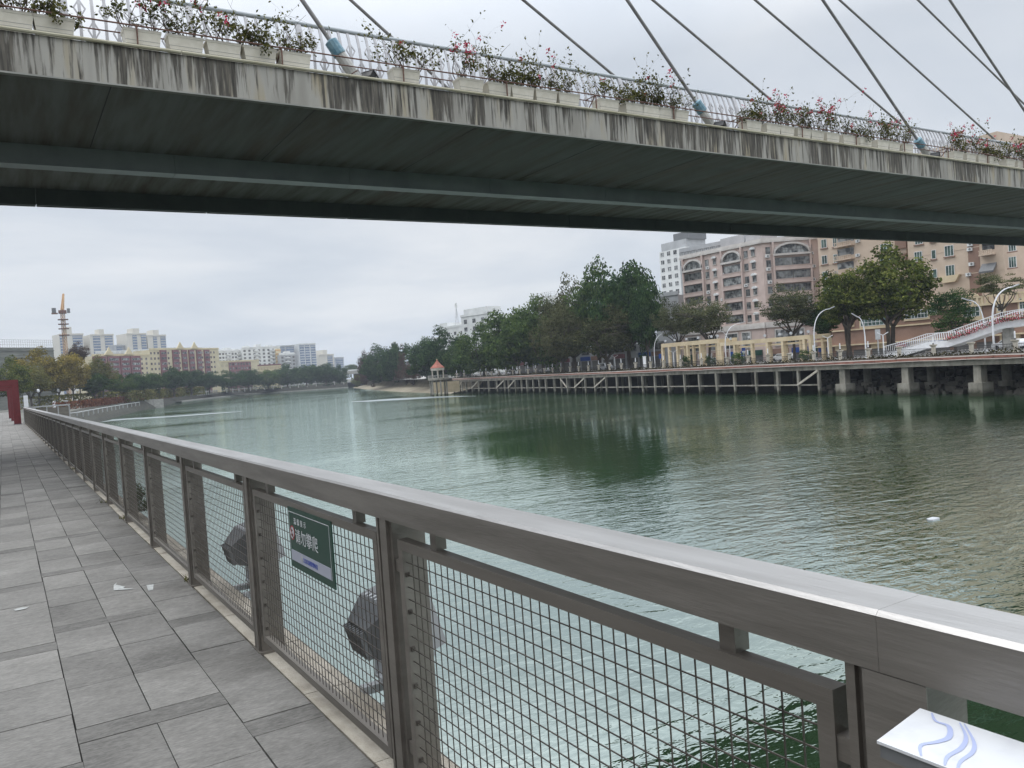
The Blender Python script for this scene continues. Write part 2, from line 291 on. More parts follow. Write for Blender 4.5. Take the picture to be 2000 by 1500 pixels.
# ------------------------------------------------------------------ special materials
def water_mat():
    m = bpy.data.materials.new('river_water'); m.use_nodes = True; nt = m.node_tree; L = nt.links.new; nt.nodes.clear()
    out = N(nt, 'ShaderNodeOutputMaterial'); g = N(nt, 'ShaderNodeNewGeometry')
    def mapped(sx, sy, rot):
        mp = N(nt, 'ShaderNodeMapping'); mp.inputs['Scale'].default_value = (sx, sy, 1); mp.inputs['Rotation'].default_value = (0, 0, rot)
        L(g.outputs['Position'], mp.inputs[0]); return mp
    a = mapped(1.0, 1.9, 0.55); n1 = N(nt, 'ShaderNodeTexNoise', inp={'Scale': 1.25, 'Detail': 3.0, 'Roughness': 0.55, 'Distortion': 0.4}); L(a.outputs[0], n1.inputs[0])
    b = mapped(0.35, 0.9, 0.4); n2 = N(nt, 'ShaderNodeTexNoise', inp={'Scale': 0.55, 'Detail': 2.0}); L(b.outputs[0], n2.inputs[0])
    c = mapped(0.016, 0.03, 0.1); n3 = N(nt, 'ShaderNodeTexNoise', inp={'Scale': 1.0, 'Detail': 3.0, 'Roughness': 0.6}); L(c.outputs[0], n3.inputs[0])
    pr = ramp(nt, [(0.36, 0.10), (0.48, 0.6), (0.60, 1.0)]); L(n3.outputs[0], pr.inputs[0])
    # calm water near the quay: ripples grow with the distance across the river
    sep = N(nt, 'ShaderNodeSeparateXYZ'); L(g.outputs['Position'], sep.inputs[0])
    nr = N(nt, 'ShaderNodeMapRange', inp={1: 4.0, 2: 30.0, 3: 0.16, 4: 1.0}); L(sep.outputs[0], nr.inputs[0])
    h = N(nt, 'ShaderNodeMath', operation='MULTIPLY_ADD', inp={1: 1.4}); L(n2.outputs[0], h.inputs[0]); L(n1.outputs[0], h.inputs[2])
    am = N(nt, 'ShaderNodeMath', operation='MULTIPLY'); L(pr.outputs[0], am.inputs[0]); L(nr.outputs[0], am.inputs[1])
    # a calm lee in front of the grove, where the trees mirror clearly
    ce = on_z(1110, 862, 0); vs_ = N(nt, 'ShaderNodeVectorMath', operation='SUBTRACT', inp={1: (ce[0], ce[1], 0)}); L(g.outputs['Position'], vs_.inputs[0])
    vr = N(nt, 'ShaderNodeMapping'); vr.vector_type = 'POINT'; vr.inputs['Rotation'].default_value = (0, 0, YAW); vr.inputs['Scale'].default_value = (1, 1, 1); L(vs_.outputs[0], vr.inputs[0])
    vm_ = N(nt, 'ShaderNodeVectorMath', operation='MULTIPLY', inp={1: (1/11.0, 1/34.0, 0)}); L(vr.outputs[0], vm_.inputs[0])
    vl = N(nt, 'ShaderNodeVectorMath', operation='LENGTH'); L(vm_.outputs[0], vl.inputs[0])
    vn = N(nt, 'ShaderNodeMath', operation='MULTIPLY_ADD', inp={1: 0.9, 2: -0.45}); L(n3.outputs[0], vn.inputs[0]); va = N(nt, 'ShaderNodeMath', operation='ADD'); L(vl.outputs['Value'], va.inputs[0]); L(vn.outputs[0], va.inputs[1])
    calm = N(nt, 'ShaderNodeMapRange', inp={1: 0.75, 2: 1.45, 3: 0.22, 4: 1.0}); L(va.outputs[0], calm.inputs[0])
    am2 = N(nt, 'ShaderNodeMath', operation='MULTIPLY'); L(am.outputs[0], am2.inputs[0]); L(calm.outputs[0], am2.inputs[1])
    st = N(nt, 'ShaderNodeMath', operation='MULTIPLY', inp={1: 0.85}); L(am2.outputs[0], st.inputs[0])
    bp = N(nt, 'ShaderNodeBump', inp={'Distance': 0.11}); L(st.outputs[0], bp.inputs['Strength']); L(h.outputs[0], bp.inputs['Height'])
    d = N(nt, 'ShaderNodeBsdfDiffuse', inp={'Color': (0.028, 0.060, 0.025, 1)})
    gl = N(nt, 'ShaderNodeBsdfGlossy', inp={'Color': (0.85, 0.95, 0.90, 1), 'Roughness': 0.03}); L(bp.outputs[0], gl.inputs['Normal'])
    f0 = N(nt, 'ShaderNodeFresnel', inp={'IOR': 1.45}); L(bp.outputs[0], f0.inputs['Normal'])
    fr = N(nt, 'ShaderNodeMapRange', inp={1: 0.0, 2: 0.55, 3: 0.55, 4: 0.78}); L(f0.outputs[0], fr.inputs[0])
    mx = N(nt, 'ShaderNodeMixShader'); L(fr.outputs[0], mx.inputs[0]); L(d.outputs[0], mx.inputs[1]); L(gl.outputs[0], mx.inputs[2])
    L(mx.outputs[0], out.inputs[0]); return m
def paving_mat():
    m = bpy.data.materials.new('granite_paver'); m.use_nodes = True; nt = m.node_tree; L = nt.links.new; b = nt.nodes['Principled BSDF']
    g = N(nt, 'ShaderNodeNewGeometry'); at_ = N(nt, 'ShaderNodeAttribute', attribute_name='tone')
    n1 = N(nt, 'ShaderNodeTexNoise', inp={'Scale': 48.0, 'Detail': 4.0, 'Roughness': 0.7}); mp = N(nt, 'ShaderNodeMapping'); mp.inputs['Scale'].default_value = (0.55, 1.5, 1); mp.inputs['Rotation'].default_value = (0, 0, 0.5)
    L(g.outputs['Position'], mp.inputs[0]); L(mp.outputs[0], n1.inputs[0])
    n2 = N(nt, 'ShaderNodeTexNoise', inp={'Scale': 1.6, 'Detail': 4.0}); L(g.outputs['Position'], n2.inputs[0])
    n3 = N(nt, 'ShaderNodeTexNoise', inp={'Scale': 13.0, 'Detail': 4.0}); L(mp.outputs[0], n3.inputs[0])
    s = N(nt, 'ShaderNodeMath', operation='MULTIPLY_ADD', inp={1: 0.85}); L(n1.outputs[0], s.inputs[0]); L(at_.outputs['Fac'], s.inputs[2])
    s2 = N(nt, 'ShaderNodeMath', operation='MULTIPLY_ADD', inp={1: 0.45}); L(n2.outputs[0], s2.inputs[0]); L(s.outputs[0], s2.inputs[2])
    s3 = N(nt, 'ShaderNodeMath', operation='MULTIPLY_ADD', inp={1: 0.35}); L(n3.outputs[0], s3.inputs[0]); L(s2.outputs[0], s3.inputs[2])
    r = ramp(nt, [(0.0, (0.055, 0.052, 0.048)), (0.5, (0.235, 0.225, 0.208)), (1.0, (0.50, 0.48, 0.445))])
    mr = N(nt, 'ShaderNodeMapRange', inp={1: 0.75, 2: 1.9, 3: 0.0, 4: 1.0}); L(s3.outputs[0], mr.inputs[0]); L(mr.outputs[0], r.inputs[0]); L(r.outputs[0], b.inputs['Base Color'])
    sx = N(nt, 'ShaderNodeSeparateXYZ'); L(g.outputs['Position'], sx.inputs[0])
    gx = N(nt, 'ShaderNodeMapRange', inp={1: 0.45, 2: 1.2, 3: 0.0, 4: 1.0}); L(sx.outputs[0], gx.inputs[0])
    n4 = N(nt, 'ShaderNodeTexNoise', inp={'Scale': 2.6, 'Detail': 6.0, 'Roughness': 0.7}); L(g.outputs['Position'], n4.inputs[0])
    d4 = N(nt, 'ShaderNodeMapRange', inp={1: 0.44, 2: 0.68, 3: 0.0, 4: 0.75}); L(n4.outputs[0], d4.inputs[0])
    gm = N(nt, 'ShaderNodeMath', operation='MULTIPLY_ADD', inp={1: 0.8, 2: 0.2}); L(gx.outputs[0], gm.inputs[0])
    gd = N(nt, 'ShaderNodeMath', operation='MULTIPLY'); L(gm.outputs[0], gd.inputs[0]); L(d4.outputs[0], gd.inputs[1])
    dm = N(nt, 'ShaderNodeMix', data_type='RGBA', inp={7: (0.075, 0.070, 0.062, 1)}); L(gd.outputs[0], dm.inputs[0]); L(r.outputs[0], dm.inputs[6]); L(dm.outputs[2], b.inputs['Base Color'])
    b.inputs['Roughness'].default_value = 0.78; b.inputs['Specular IOR Level'].default_value = 0.35
    bp = N(nt, 'ShaderNodeBump', inp={'Strength': 0.35, 'Distance': 0.004}); L(n1.outputs[0], bp.inputs['Height']); L(bp.outputs[0], b.inputs['Normal'])
    return m
def fascia_mat():
    m = bpy.data.materials.new('stained_fascia'); m.use_nodes = True; nt = m.node_tree; L = nt.links.new; b = nt.nodes['Principled BSDF']
    g = N(nt, 'ShaderNodeNewGeometry')
    def nse(sx, sz, scale, det, dist=0.0):
        mp = N(nt, 'ShaderNodeMapping'); mp.inputs['Scale'].default_value = (sx, 0.2, sz); L(g.outputs['Position'], mp.inputs[0])
        n = N(nt, 'ShaderNodeTexNoise', inp={'Scale': scale, 'Detail': det, 'Roughness': 0.62, 'Distortion': dist}); L(mp.outputs[0], n.inputs[0]); return n
    fine = nse(10.0, 0.6, 1.0, 8.0, 0.2); med = nse(2.3, 0.16, 1.0, 3.0); big = nse(0.42, 0.0, 1.0, 1.0)
    s = N(nt, 'ShaderNodeMath', operation='MULTIPLY_ADD', inp={1: 0.75}); L(med.outputs[0], s.inputs[0]); L(fine.outputs[0], s.inputs[2])
    s2 = N(nt, 'ShaderNodeMath', operation='MULTIPLY_ADD', inp={1: 0.55}); L(big.outputs[0], s2.inputs[0]); L(s.outputs[0], s2.inputs[2])
    mr = N(nt, 'ShaderNodeMapRange', inp={1: 1.07, 2: 1.19, 3: 0.0, 4: 1.0})
    sz = N(nt, 'ShaderNodeSeparateXYZ'); L(g.outputs['Position'], sz.inputs[0]); tz = N(nt, 'ShaderNodeMapRange', inp={1: EYE+6.8, 2: EYE+7.62, 3: -0.045, 4: 0.03}); L(sz.outputs[2], tz.inputs[0])
    s3 = N(nt, 'ShaderNodeMath', operation='ADD'); L(s2.outputs[0], s3.inputs[0]); L(tz.outputs[0], s3.inputs[1]); L(s3.outputs[0], mr.inputs[0])
    tint = nse(1.3, 0.2, 1.0, 3.0); base = ramp(nt, [(0.35, (0.31, 0.295, 0.26)), (0.52, (0.41, 0.395, 0.355)), (0.64, (0.40, 0.35, 0.25))]); L(tint.outputs[0], base.inputs[0])
    st = nse(14.0, 0.9, 1.0, 5.0); dk = ramp(nt, [(0.35, (0.045, 0.042, 0.037)), (0.66, (0.16, 0.145, 0.12))]); L(st.outputs[0], dk.inputs[0])
    mx = N(nt, 'ShaderNodeMix', data_type='RGBA'); L(mr.outputs[0], mx.inputs[0]); L(base.outputs[0], mx.inputs[6]); L(dk.outputs[0], mx.inputs[7])
    L(mx.outputs[2], b.inputs['Base Color']); b.inputs['Roughness'].default_value = 0.9; return m
M['water'] = water_mat(); M['paver'] = paving_mat(); M['fascia'] = fascia_mat()

# ------------------------------------------------------------------ water, land, quay, paving
WALK = EYE - 1.563
def struct(name, mb, m): return tag(mb.build(name, m), kind='structure')
mb = MB(); mb.add([(-4000,-600,0),(4000,-600,0),(4000,5000,0),(-4000,5000,0)], [(0,1,2,3)]); struct('river_water', mb, M['water'])
on_z(880, 768.6, 0)
LB = [on_z(x, y, 0.0)[:2] for x, y in [(345, 786.5), (410, 778.6), (480, 771), (560, 766), (620, 762), (680, 757.6)]]
LBANK = [(1.43, 66.0), (4.2, 66.0), (6.5, 75.0), (11.0, 150.0), (17.5, 215.0), (24.0, 262.0), (47.0, 366.0), (62.0, 412.0)] + [tuple(p) for p in LB]
RBANK = [(92.0, -40.0), (98.3, 47.1), (101.0, 60.9), (103.6, 78.5), (107.0, 102.4), (111.2, 136.0), (118.0, 175.7), (123.0, 206.0), tuple(on_z(886, 768.6, 0)[:2]), tuple(on_z(838, 767.4, 0)[:2]), (142.5, 308.0), (170.0, 405.0), tuple(on_z(690, 757.2, 0)[:2])]
def offset(pl, d):                                      # parallel line, d metres to the right of travel
    out = []
    for i, p in enumerate(pl):
        a = np.array(pl[max(i-1, 0)], float); b = np.array(pl[min(i+1, len(pl)-1)], float); t = (b-a)/np.linalg.norm(b-a)
        out.append((p[0]+t[1]*d, p[1]-t[0]*d))
    return out
def strip(mb, A, B, za, zb, mi=0):
    n = len(A); mb.add([(p[0], p[1], za) for p in A] + [(p[0], p[1], zb) for p in B], [(i, i+1, n+i+1, n+i) for i in range(n-1)], mi)
# left bank
LTOP = offset(LBANK[2:], -5.0); LZ = 4.2
mb = MB(); strip(mb, LBANK[2:], offset(LBANK[2:], -1.2), -0.5, 1.1); strip(mb, offset(LBANK[2:], -1.2), offset(LBANK[2:], -3.6), 1.1, 3.3); strip(mb, offset(LBANK[2:], -3.6), LTOP, 3.3, LZ)
struct('stone_embankment', mb, M['wall_conc'])
far_end = LTOP[-1]
mb = MB(); mb.add([(p[0], p[1], LZ) for p in LTOP] + [(far_end[0]+420, far_end[1]-40, LZ), (1600, 2800, LZ), (-3000, 2800, LZ), (-3000, 70, LZ)], [tuple(range(len(LTOP)+4))[::-1]])
struct('left_bank_land', mb, M['land'])
mb = MB(); mb.add([(x, y, 4.1) for x, y in [(-4000, 2600), (4000, 2600), (4000, 4800), (-4000, 4800)]], [(0,1,2,3)]); struct('distant_land', mb, M['land'])
# far shore shelf of pale concrete along the water
mb = MB(); A = offset(LBANK[8:], 3.0); strip(mb, A, A, -0.3, 0.8); strip(mb, A, offset(LBANK[8:], -1.3), 0.8, 0.83); struct('shore_shelf', mb, M['concrete'])
# right bank ground behind the jetty
RD = 5.0
RB1 = offset(RBANK, 14.0)
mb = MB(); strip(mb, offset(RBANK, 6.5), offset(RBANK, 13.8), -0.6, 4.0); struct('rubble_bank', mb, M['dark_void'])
mb = MB(); mb.add([(p[0], p[1], RD) for p in offset(RBANK, 6.0)] + [(3000, 2400, RD), (3000, -40, RD)], [tuple(range(len(RBANK)+2))]); struct('right_bank_promenade', mb, M['pave_far'])
RR = offset(RBANK[:9], 22.0); RR2 = offset(RBANK[:9], 32.0)
mb = MB(); strip(mb, RR, RR2, RD+0.004, RD+0.004); struct('riverside_road', mb, M['asphalt'])
mb = MB(); strip(mb, offset(RBANK[8:], -1.0), offset(RBANK[8:], 9.0), 0.0, 1.6); strip(mb, offset(RBANK[8:], 9.0), offset(RBANK[8:], 12.0), 1.6, RD+0.01); struct('sandy_shore', mb, M['sand'])

# quay under the walkway
mb = MB(); mb.box(-40, 1.425, -40, 70.5, -2, WALK-0.03); mb.box(1.425, 4.2, 66.0, 70.5, -2, WALK-0.031); struct('quay_wall', mb, M['wall_conc'])
mb = MB(); mb.box(-40, 0.9, 70.5, 165, 0, WALK-0.032); struct('walkway_base', mb, M['wall_conc'])
# the pavers: each stone a slab of its own height and tone
rng = random.Random(4)
mb = MB(); PER = 2.06; CW = 0.328
mb.box(-14, 1.17, -3, 150, WALK-0.05, WALK-0.014, 1)
for col in range(-40, 3):
    x1 = 1.165 - (2-col)*CW; x0 = x1 - CW
    pair = (col)//2 if col < 2 else 1
    off = {1: 3.70, 0: 4.17, -1: 5.84}.get(pair, 4.17 + 0.97*pair)
    y = off - PER*4
    while y < 150:
        seq = [('s', 0.185)] + [('t', (PER-0.185)/3)]*3
        for k, l in seq:
            if -3 < y < 150 and (y < 70 or l > 0.3):
                t = rng.gauss(0.36, 0.06) if k == 't' else 0.21 + rng.gauss(0, 0.02)
                g = rng.uniform(0.0018, 0.0055) if y < 30 else 0.003; dz = rng.uniform(-0.003, 0.0)
                joinx = 0.0 if (k == 's') else g*0.9
                mb.box(x0+joinx, x1-joinx, y+g, y+l-g, WALK-0.03, WALK+dz, 0, t)
            y += l
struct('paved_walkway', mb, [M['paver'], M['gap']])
mb = MB(); y = -3.0
while y < 66:
    l = rng.uniform(0.85, 0.95)
    mb.box(1.178, 1.43, y+0.003, y+l-0.003, WALK-0.04, WALK+rng.uniform(-0.012, -0.006)); y += l
struct('kerb_stones', mb, M['tan_stone'])

# ------------------------------------------------------------------ the riverside railing
RX = 1.162; P0, PS = 0.80, 2.035
NPAN = 32
rail = thing('riverside_railing', 'brushed steel railing with wire mesh panels along the grey paved walkway', 'railing', (RX, P0, WALK))
def lrail(): return MB()
ZT = 1.13
for k in range(-1, NPAN+1):                                  # handrail lengths, butted with a hairline joint
    y0 = k*PS - 0.0; y1 = y0 + PS
    if y1 + P0 > 66.2: break
    mb = MB(); c = 0.008
    mb.slab([(-0.0, ZT-0.1), (0.135, ZT-0.1), (0.135, ZT-c), (0.135-c, ZT), (c, ZT), (0.0, ZT-c)], y0+0.0003, y1-0.0003)
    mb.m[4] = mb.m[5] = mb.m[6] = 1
    mb.build('handrail', [M['rail_steel'], M['rail_top_lit']], rail)
# one post, one panel; the rest share their meshes
pm = MB(); pm.box(0.003, 0.15, -0.032, 0.028, -0.02, ZT-0.1015); pm.box(0.016, 0.15, 0.028, 0.050, -0.02, ZT-0.1015); pm.box(0.006, 0.15, 0.050, 0.068, -0.02, ZT-0.1015); pm.box(0.016, 0.15, -0.055, -0.032, -0.02, ZT-0.1015)
pm.box(-0.004, 0.156, -0.075, 0.085, -0.012, 0.004)
post_me = pm.mesh('post', M['steel'])
np_ = MB(); np_.box(0.0005, 0.0028, -0.078, 0.032, 0.005, ZT-0.1016); np_.build('face_plate', M['rail_steel'], rail)
fm = MB(); a0, a1 = 0.105, PS-0.095; fz0, fz1 = 0.075, 0.964; fx0, fx1 = 0.018, 0.058; t = 0.036
fm.box(fx0, fx1, a0, a1, fz1-t, fz1); fm.box(fx0, fx1, a0, a1, fz0, fz0+t); fm.box(fx0+0.0006, fx1-0.0006, a0, a0+t, fz0+t, fz1-t); fm.box(fx0+0.0006, fx1-0.0006, a1-t, a1, fz0+t, fz1-t)
frame_me = fm.mesh('panel_frame', M['steel'])
wm = MB(); wx = 0.036; w = 0.0029; s = 0.0462
n = int((a1-a0-2*t)/s); 
for i in range(1, n+1):
    y = a0 + t + (a1-a0-2*t)*i/(n+1); wm.box(wx-w/2, wx+w/2, y-w/2, y+w/2, fz0+t, fz1-t)
nzw = int((fz1-fz0-2*t)/s)
for i in range(1, nzw+1):
    z = fz0 + t + (fz1-fz0-2*t)*i/(nzw+1); wm.box(wx-w*1.5, wx-w/2, a0+t, a1-t, z-w/2, z+w/2)
for j, yy in enumerate((a0+t, a1-t)):
    for i in range(1, nzw+1, 3):
        z = fz0 + t + (fz1-fz0-2*t)*i/(nzw+1); wm.box(wx-0.010, wx+0.004, yy-0.007, yy+0.007, z-0.008, z+0.008)
wire_me = wm.mesh('wire_mesh', M['wire'])
sm = MB()
sm.box(0.03, 0.07, 0.335, 0.377, fz1, ZT-0.1012); spacer_me = sm.mesh('spacer_block', M['steel'])
tm = MB(); tm.box(0.022, 0.052, 0.0682, a0, 0, 0.045); tab_me = tm.mesh('bracket', M['steel'])
for k in range(-1, NPAN+1):
    y = k*PS
    if P0 + y > 65.9: break
    link('post', post_me, rail, (0, y, 0))
    if P0 + y + PS > 66.2: break
    fr = link('mesh_panel', frame_me, rail, (0, y, 0))
    link('wire_mesh', wire_me, fr)
    link('spacer_block', spacer_me, fr); link('spacer_block', spacer_me, fr, (0, PS-0.335-0.377-0.01, 0))
    for z in (0.16, 0.84): link('bracket', tab_me, fr, (0, 0, z)); link('bracket', tab_me, fr, (0, a1-0.105+0.0368, z))
# the parapet that closes the promontory at its far end
cor = thing('corner_parapet', 'pale grey metal parapet turning the corner at the far end of the railing', 'railing', (1.16, 66.2, WALK))
mb = MB(); mb.box(0, 2.9, 0, 0.13, 1.03, 1.13); mb.build('handrail', M['mid_grey'], cor)
for i in range(5): mb = MB(); mb.box(i*0.7, i*0.7+0.07, 0.02, 0.11, 0, 1.03); mb.build('post', M['mid_grey'], cor)
mb = MB(); [mb.box(0.08+i*0.7, 0.69+i*0.7, 0.05, 0.07, 0.1, 0.95) for i in range(4)]; mb.build('infill_panel', M['steel'], cor)

# ------------------------------------------------------------------ the green notice on the mesh
def lettering(body, size, name, m, parent, loc, width=None):
    c = bpy.data.curves.new('lettering', 'FONT'); c.body = body; c.size = size; c.extrude = 0.0004; c.align_x = 'LEFT'
    o = bpy.data.objects.new('lettering', c); COL.objects.link(o); dg = bpy.context.evaluated_depsgraph_get(); dg.update()
    me = bpy.data.meshes.new_from_object(o.evaluated_get(dg)); bpy.data.objects.remove(o); bpy.data.curves.remove(c)
    xs = [v.co.x for v in me.vertices]; sx = 1.0
    if width: sx = width/(max(xs)-min(xs))
    for v in me.vertices: v.co = Vector((-v.co.z, -(v.co.x*sx), v.co.y))    # read from the walkway: text runs towards -y, faces -x
    me.flip_normals() if False else None
    me.materials.clear(); me.materials.append(m)
    return link(name, me, parent, loc)
SGY, SGZ = 4.085, EYE-0.925
sign = thing('notice_board', 'green notice with white Chinese lettering fixed to the wire mesh of the railing', 'sign', (RX+0.014, SGY, SGZ))
mb = MB(); mb.box(0, 0.006, -0.64, 0, 0, 0.302); mb.build('board', M['green_sign'], sign)
mb = MB(); e = -0.0012
mb.box(e, 0, -0.60, -0.02, 0.035, 0.088); mb.build('footer_strip', M['sign_grey'], sign)
mb = MB(); q = 0.0025
for y0, y1, z0, z1 in ((-0.61, -0.015, 0.278, 0.278+q), (-0.61, -0.61+q, 0.0345, 0.278), (-0.015-q, -0.015, 0.09, 0.278)): mb.box(e, 0, y0, y1, z0, z1)
mb.build('border_line', M['sign_white'], sign)
lettering('温 馨 提 示', 0.034, 'heading_lettering', M['sign_white'], sign, (-0.0016, -0.095, 0.226), 0.19)
lettering('请勿攀爬', 0.078, 'warning_lettering', M['sign_white'], sign, (-0.0016, -0.105, 0.138), 0.335)
lettering('江滨公园管理所宣', 0.026, 'footer_lettering', M['sign_blue'], sign, (-0.002, -0.21, 0.052), 0.21)
mb = MB()
def disc(mb, cy, cz, r, x0, x1, n=24, sy=1.0):
    vs = [(x, cy+r*sy*math.cos(2*math.pi*i/n), cz+r*math.sin(2*math.pi*i/n)) for x in (x0, x1) for i in range(n)]
    mb.add(vs, [tuple(range(n)), tuple(range(2*n-1, n-1, -1))] + [((i+1) % n, i, n+i, n+(i+1) % n) for i in range(n)])
disc(mb, -0.058, 0.175, 0.036, -0.0014, 0); rd = mb.build('prohibition_roundel', M['sign_red'], sign)
mb = MB(); disc(mb, -0.058, 0.175, 0.0295, -0.0022, -0.0014); mb.build('roundel_field', M['sign_white'], rd)
mb = MB(); X = -0.0028
for p, q_ in (((-0.052, 0.192), (-0.060, 0.172)), ((-0.060, 0.172), (-0.074, 0.166)), ((-0.060, 0.172), (-0.050, 0.158)), ((-0.054, 0.186), (-0.070, 0.188)), ((-0.045, 0.168), (-0.078, 0.152))):
    mb.bar((X, p[0], p[1]), (X, q_[0], q_[1]), 0.006, 0.001, up=(1,0,0))
disc(mb, -0.050, 0.199, 0.0045, X-0.0005, X+0.0005); mb.build('climbing_figure', M['black'], rd)
mb = MB(); mb.bar((-0.0034, -0.036, 0.196), (-0.0034, -0.080, 0.154), 0.005, 0.001, up=(1,0,0)); mb.build('diagonal_bar', M['sign_red'], rd)
mb = MB(); disc(mb, -0.185, 0.061, 0.017, -0.002, -0.0012, sy=0.8); disc(mb, -0.185, 0.061, 0.010, -0.0026, -0.002, sy=0.8); mb.build('emblem', M['mid_grey'], sign)

# ------------------------------------------------------------------ the slanted plaque at the near end
pa, pb, pc = on_x(1797, 1383, 1.135), on_x(1750, 1461, 1.02), on_x(2000, 1452, 1.135)
pq = thing('river_plaque', 'white slanted plaque with pale blue river lines below the handrail', 'plaque', (1.08, 0.66, WALK))
A = np.array(pa); B = np.array([0.985, pb[1]+0.005, on_x(1750, 1461, 0.985)[2]]); ln = 0.62
nrm = np.cross(np.array([0, -1.0, 0]), B-A); nrm /= np.linalg.norm(nrm); nrm = nrm if nrm[2] > 0 else -nrm
ad = np.array([0, -1.0, 0.0])
def pp(u, v, h=0.0): return A + ad*u + (B-A)*v + nrm*h - np.array([1.08, 0.66, WALK])
def plate(mb, u0, u1, v0, v1, h0, h1):
    vs = [pp(u, v, h) for h in (h0, h1) for u, v in ((u0, v0), (u1, v0), (u1, v1), (u0, v1))]
    mb.add(vs, [(3,2,1,0),(4,5,6,7),(0,1,5,4),(1,2,6,5),(2,3,7,6),(3,0,4,7)])
mb = MB(); plate(mb, 0, ln, 0, 1, -0.004, 0.0); mb.build('face', M['plaque'], pq)
mb = MB(); plate(mb, 0.004, ln, 0.02, 0.985, -0.022, -0.0045)
mb.bar(pp(0.06, 0.5, -0.03), pp(0.06, -0.55, -0.14), 0.03, 0.03); mb.bar(pp(0.5, 0.5, -0.03), pp(0.5, -0.55, -0.14), 0.03, 0.03)
mb.build('tray', M['dark_grey'], pq)
mb = MB()
def river(pts, w0, w1):
    ps = []
    P = [Vector((p[0], p[1], 0)) for p in pts]
    for i in range(len(P)-1):
        p0, p1, p2, p3 = P[max(i-1,0)], P[i], P[i+1], P[min(i+2, len(P)-1)]
        for k in range(6):
            t_ = k/6; ps.append(0.5*((2*p1)+(p2-p0)*t_+(2*p0-5*p1+4*p2-p3)*t_*t_+(3*p1-p0-3*p2+p3)*t_**3))
    ps.append(P[-1]); n_ = len(ps); vs = []
    for i, p in enumerate(ps):
        d = (ps[min(i+1, n_-1)]-ps[max(i-1, 0)]); d = Vector((d.x, d.y*0.16, 0)).normalized(); nn = Vector((-d.y, d.x/0.16, 0)); w_ = w0+(w1-w0)*math.sin(math.pi*i/(n_-1))
        vs += [pp(p.x+nn.x*w_, p.y+nn.y*w_, 0.0008), pp(p.x-nn.x*w_, p.y-nn.y*w_, 0.0008)]
    mb.add(vs, [(2*i, 2*i+1, 2*i+3, 2*i+2) for i in range(n_-1)])
river([(0.02, 0.03), (0.035, 0.18), (0.055, 0.2), (0.068, 0.42), (0.062, 0.6), (0.05, 0.78), (0.062, 0.97)], 0.0012, 0.004)
river([(0.062, 0.04), (0.085, 0.3), (0.092, 0.55), (0.088, 0.8), (0.094, 0.98)], 0.001, 0.0035)
river([(0.068, 0.03), (0.097, 0.33), (0.107, 0.55), (0.105, 0.8), (0.110, 0.98)], 0.001, 0.003)
mb.build('river_lines', M['river_line'], pq)

# ------------------------------------------------------------------ floodlights on the ledge outside the railing
def floodlight(y, rz, label, first=None):
    fl = thing('ledge_floodlight', label, 'floodlight', (1.53, y, WALK-0.02), rz, 'floodlights outside the railing'); fl.scale = (.88, .88, .88)
    # housing: tapered back with slots, pale glass front, visor, yoke, feet; faces +x and up
    T = Matrix.Translation((0.02, 0, 0.42)) @ Matrix.Rotation(math.radians(-16), 4, 'Y')
    def tx(mb): mb.v = [tuple(T @ Vector(v)) for v in mb.v]; return mb
    mb = MB(); w, h = 0.21, 0.16
    front = [(0.07,-w,-h),(0.07,w,-h),(0.07,w,h),(0.07,-w,h)]; mid = [(-0.06,-w,-h),(-0.06,w,-h),(-0.06,w,h),(-0.06,-w,h)]; back = [(-0.20,-w*.62,-h*.55),(-0.20,w*.62,-h*.55),(-0.20,w*.62,h*.55),(-0.20,-w*.62,h*.55)]
    vs = front+mid+back; mb.add(vs, [(0,1,2,3)] + [(i+4, 4+(i+1) % 4, (i+1) % 4, i) for i in range(4)] + [(i+8, 8+(i+1) % 4, 4+(i+1) % 4, 4+i) for i in range(4)] + [(11,10,9,8)])
    for i in range(7):
        y_ = -0.16+i*0.05; mb.box(-0.055+0.0, -0.02, y_, y_+0.02, h+0.001, h+0.006, 1); mb.box(-0.055, -0.02, y_, y_+0.02, -h-0.006, -h-0.001, 1)
    for i in range(9):
        y_ = -w*.55+i*w*1.1/8; mb.box(-0.235, -0.19, y_-.004, y_+.004, -h*.5, h*.5)
    for sy in (-1, 1): mb.box(0.0, 0.03, sy*(w+.012)-.011, sy*(w+.012)+.011, -.03, .03)
    tx(mb).build('housing', [M['dark_grey'], M['mid_grey']], fl)
    mb = MB(); mb.box(0.0705, 0.085, -w-0.03, w+0.03, -h-0.03, h+0.03); mb.box(0.085, 0.17, -w-0.03, -w-0.022, -h, h+0.03); mb.box(0.085, 0.17, w+0.022, w+0.03, -h, h+0.03); mb.box(0.085, 0.19, -w-0.022, w+0.022, h+0.022, h+0.03)
    tx(mb).build('visor', M['mid_grey'], fl)
    mb = MB(); mb.box(0.0855, 0.09, -w, w, -h, h); tx(mb).build('glass', M['glass'], fl)
    mb = MB()
    for sy in (-1, 1):
        mb.bar((0.02, sy*(w+0.045), 0.42), (0.02, sy*(w+0.045), 0.06), 0.012, 0.05)
    mb.box(-0.01, 0.05, -w-0.052, w+0.052, 0.045, 0.06); mb.build('yoke', M['mid_grey'], fl)
    for sy in (-0.16, 0.16): mb = MB(); mb.box(-0.13, 0.13, sy-0.03, sy+0.03, 0.0, 0.045); mb.build('mounting_foot', M['mid_grey'], fl)
    return fl
floodlight(3.72, 0.0, 'grey ledge floodlight behind the mesh just right of the green notice')
floodlight(6.35, 0.0, 'grey ledge floodlight behind the mesh left of the green notice, one panel farther')
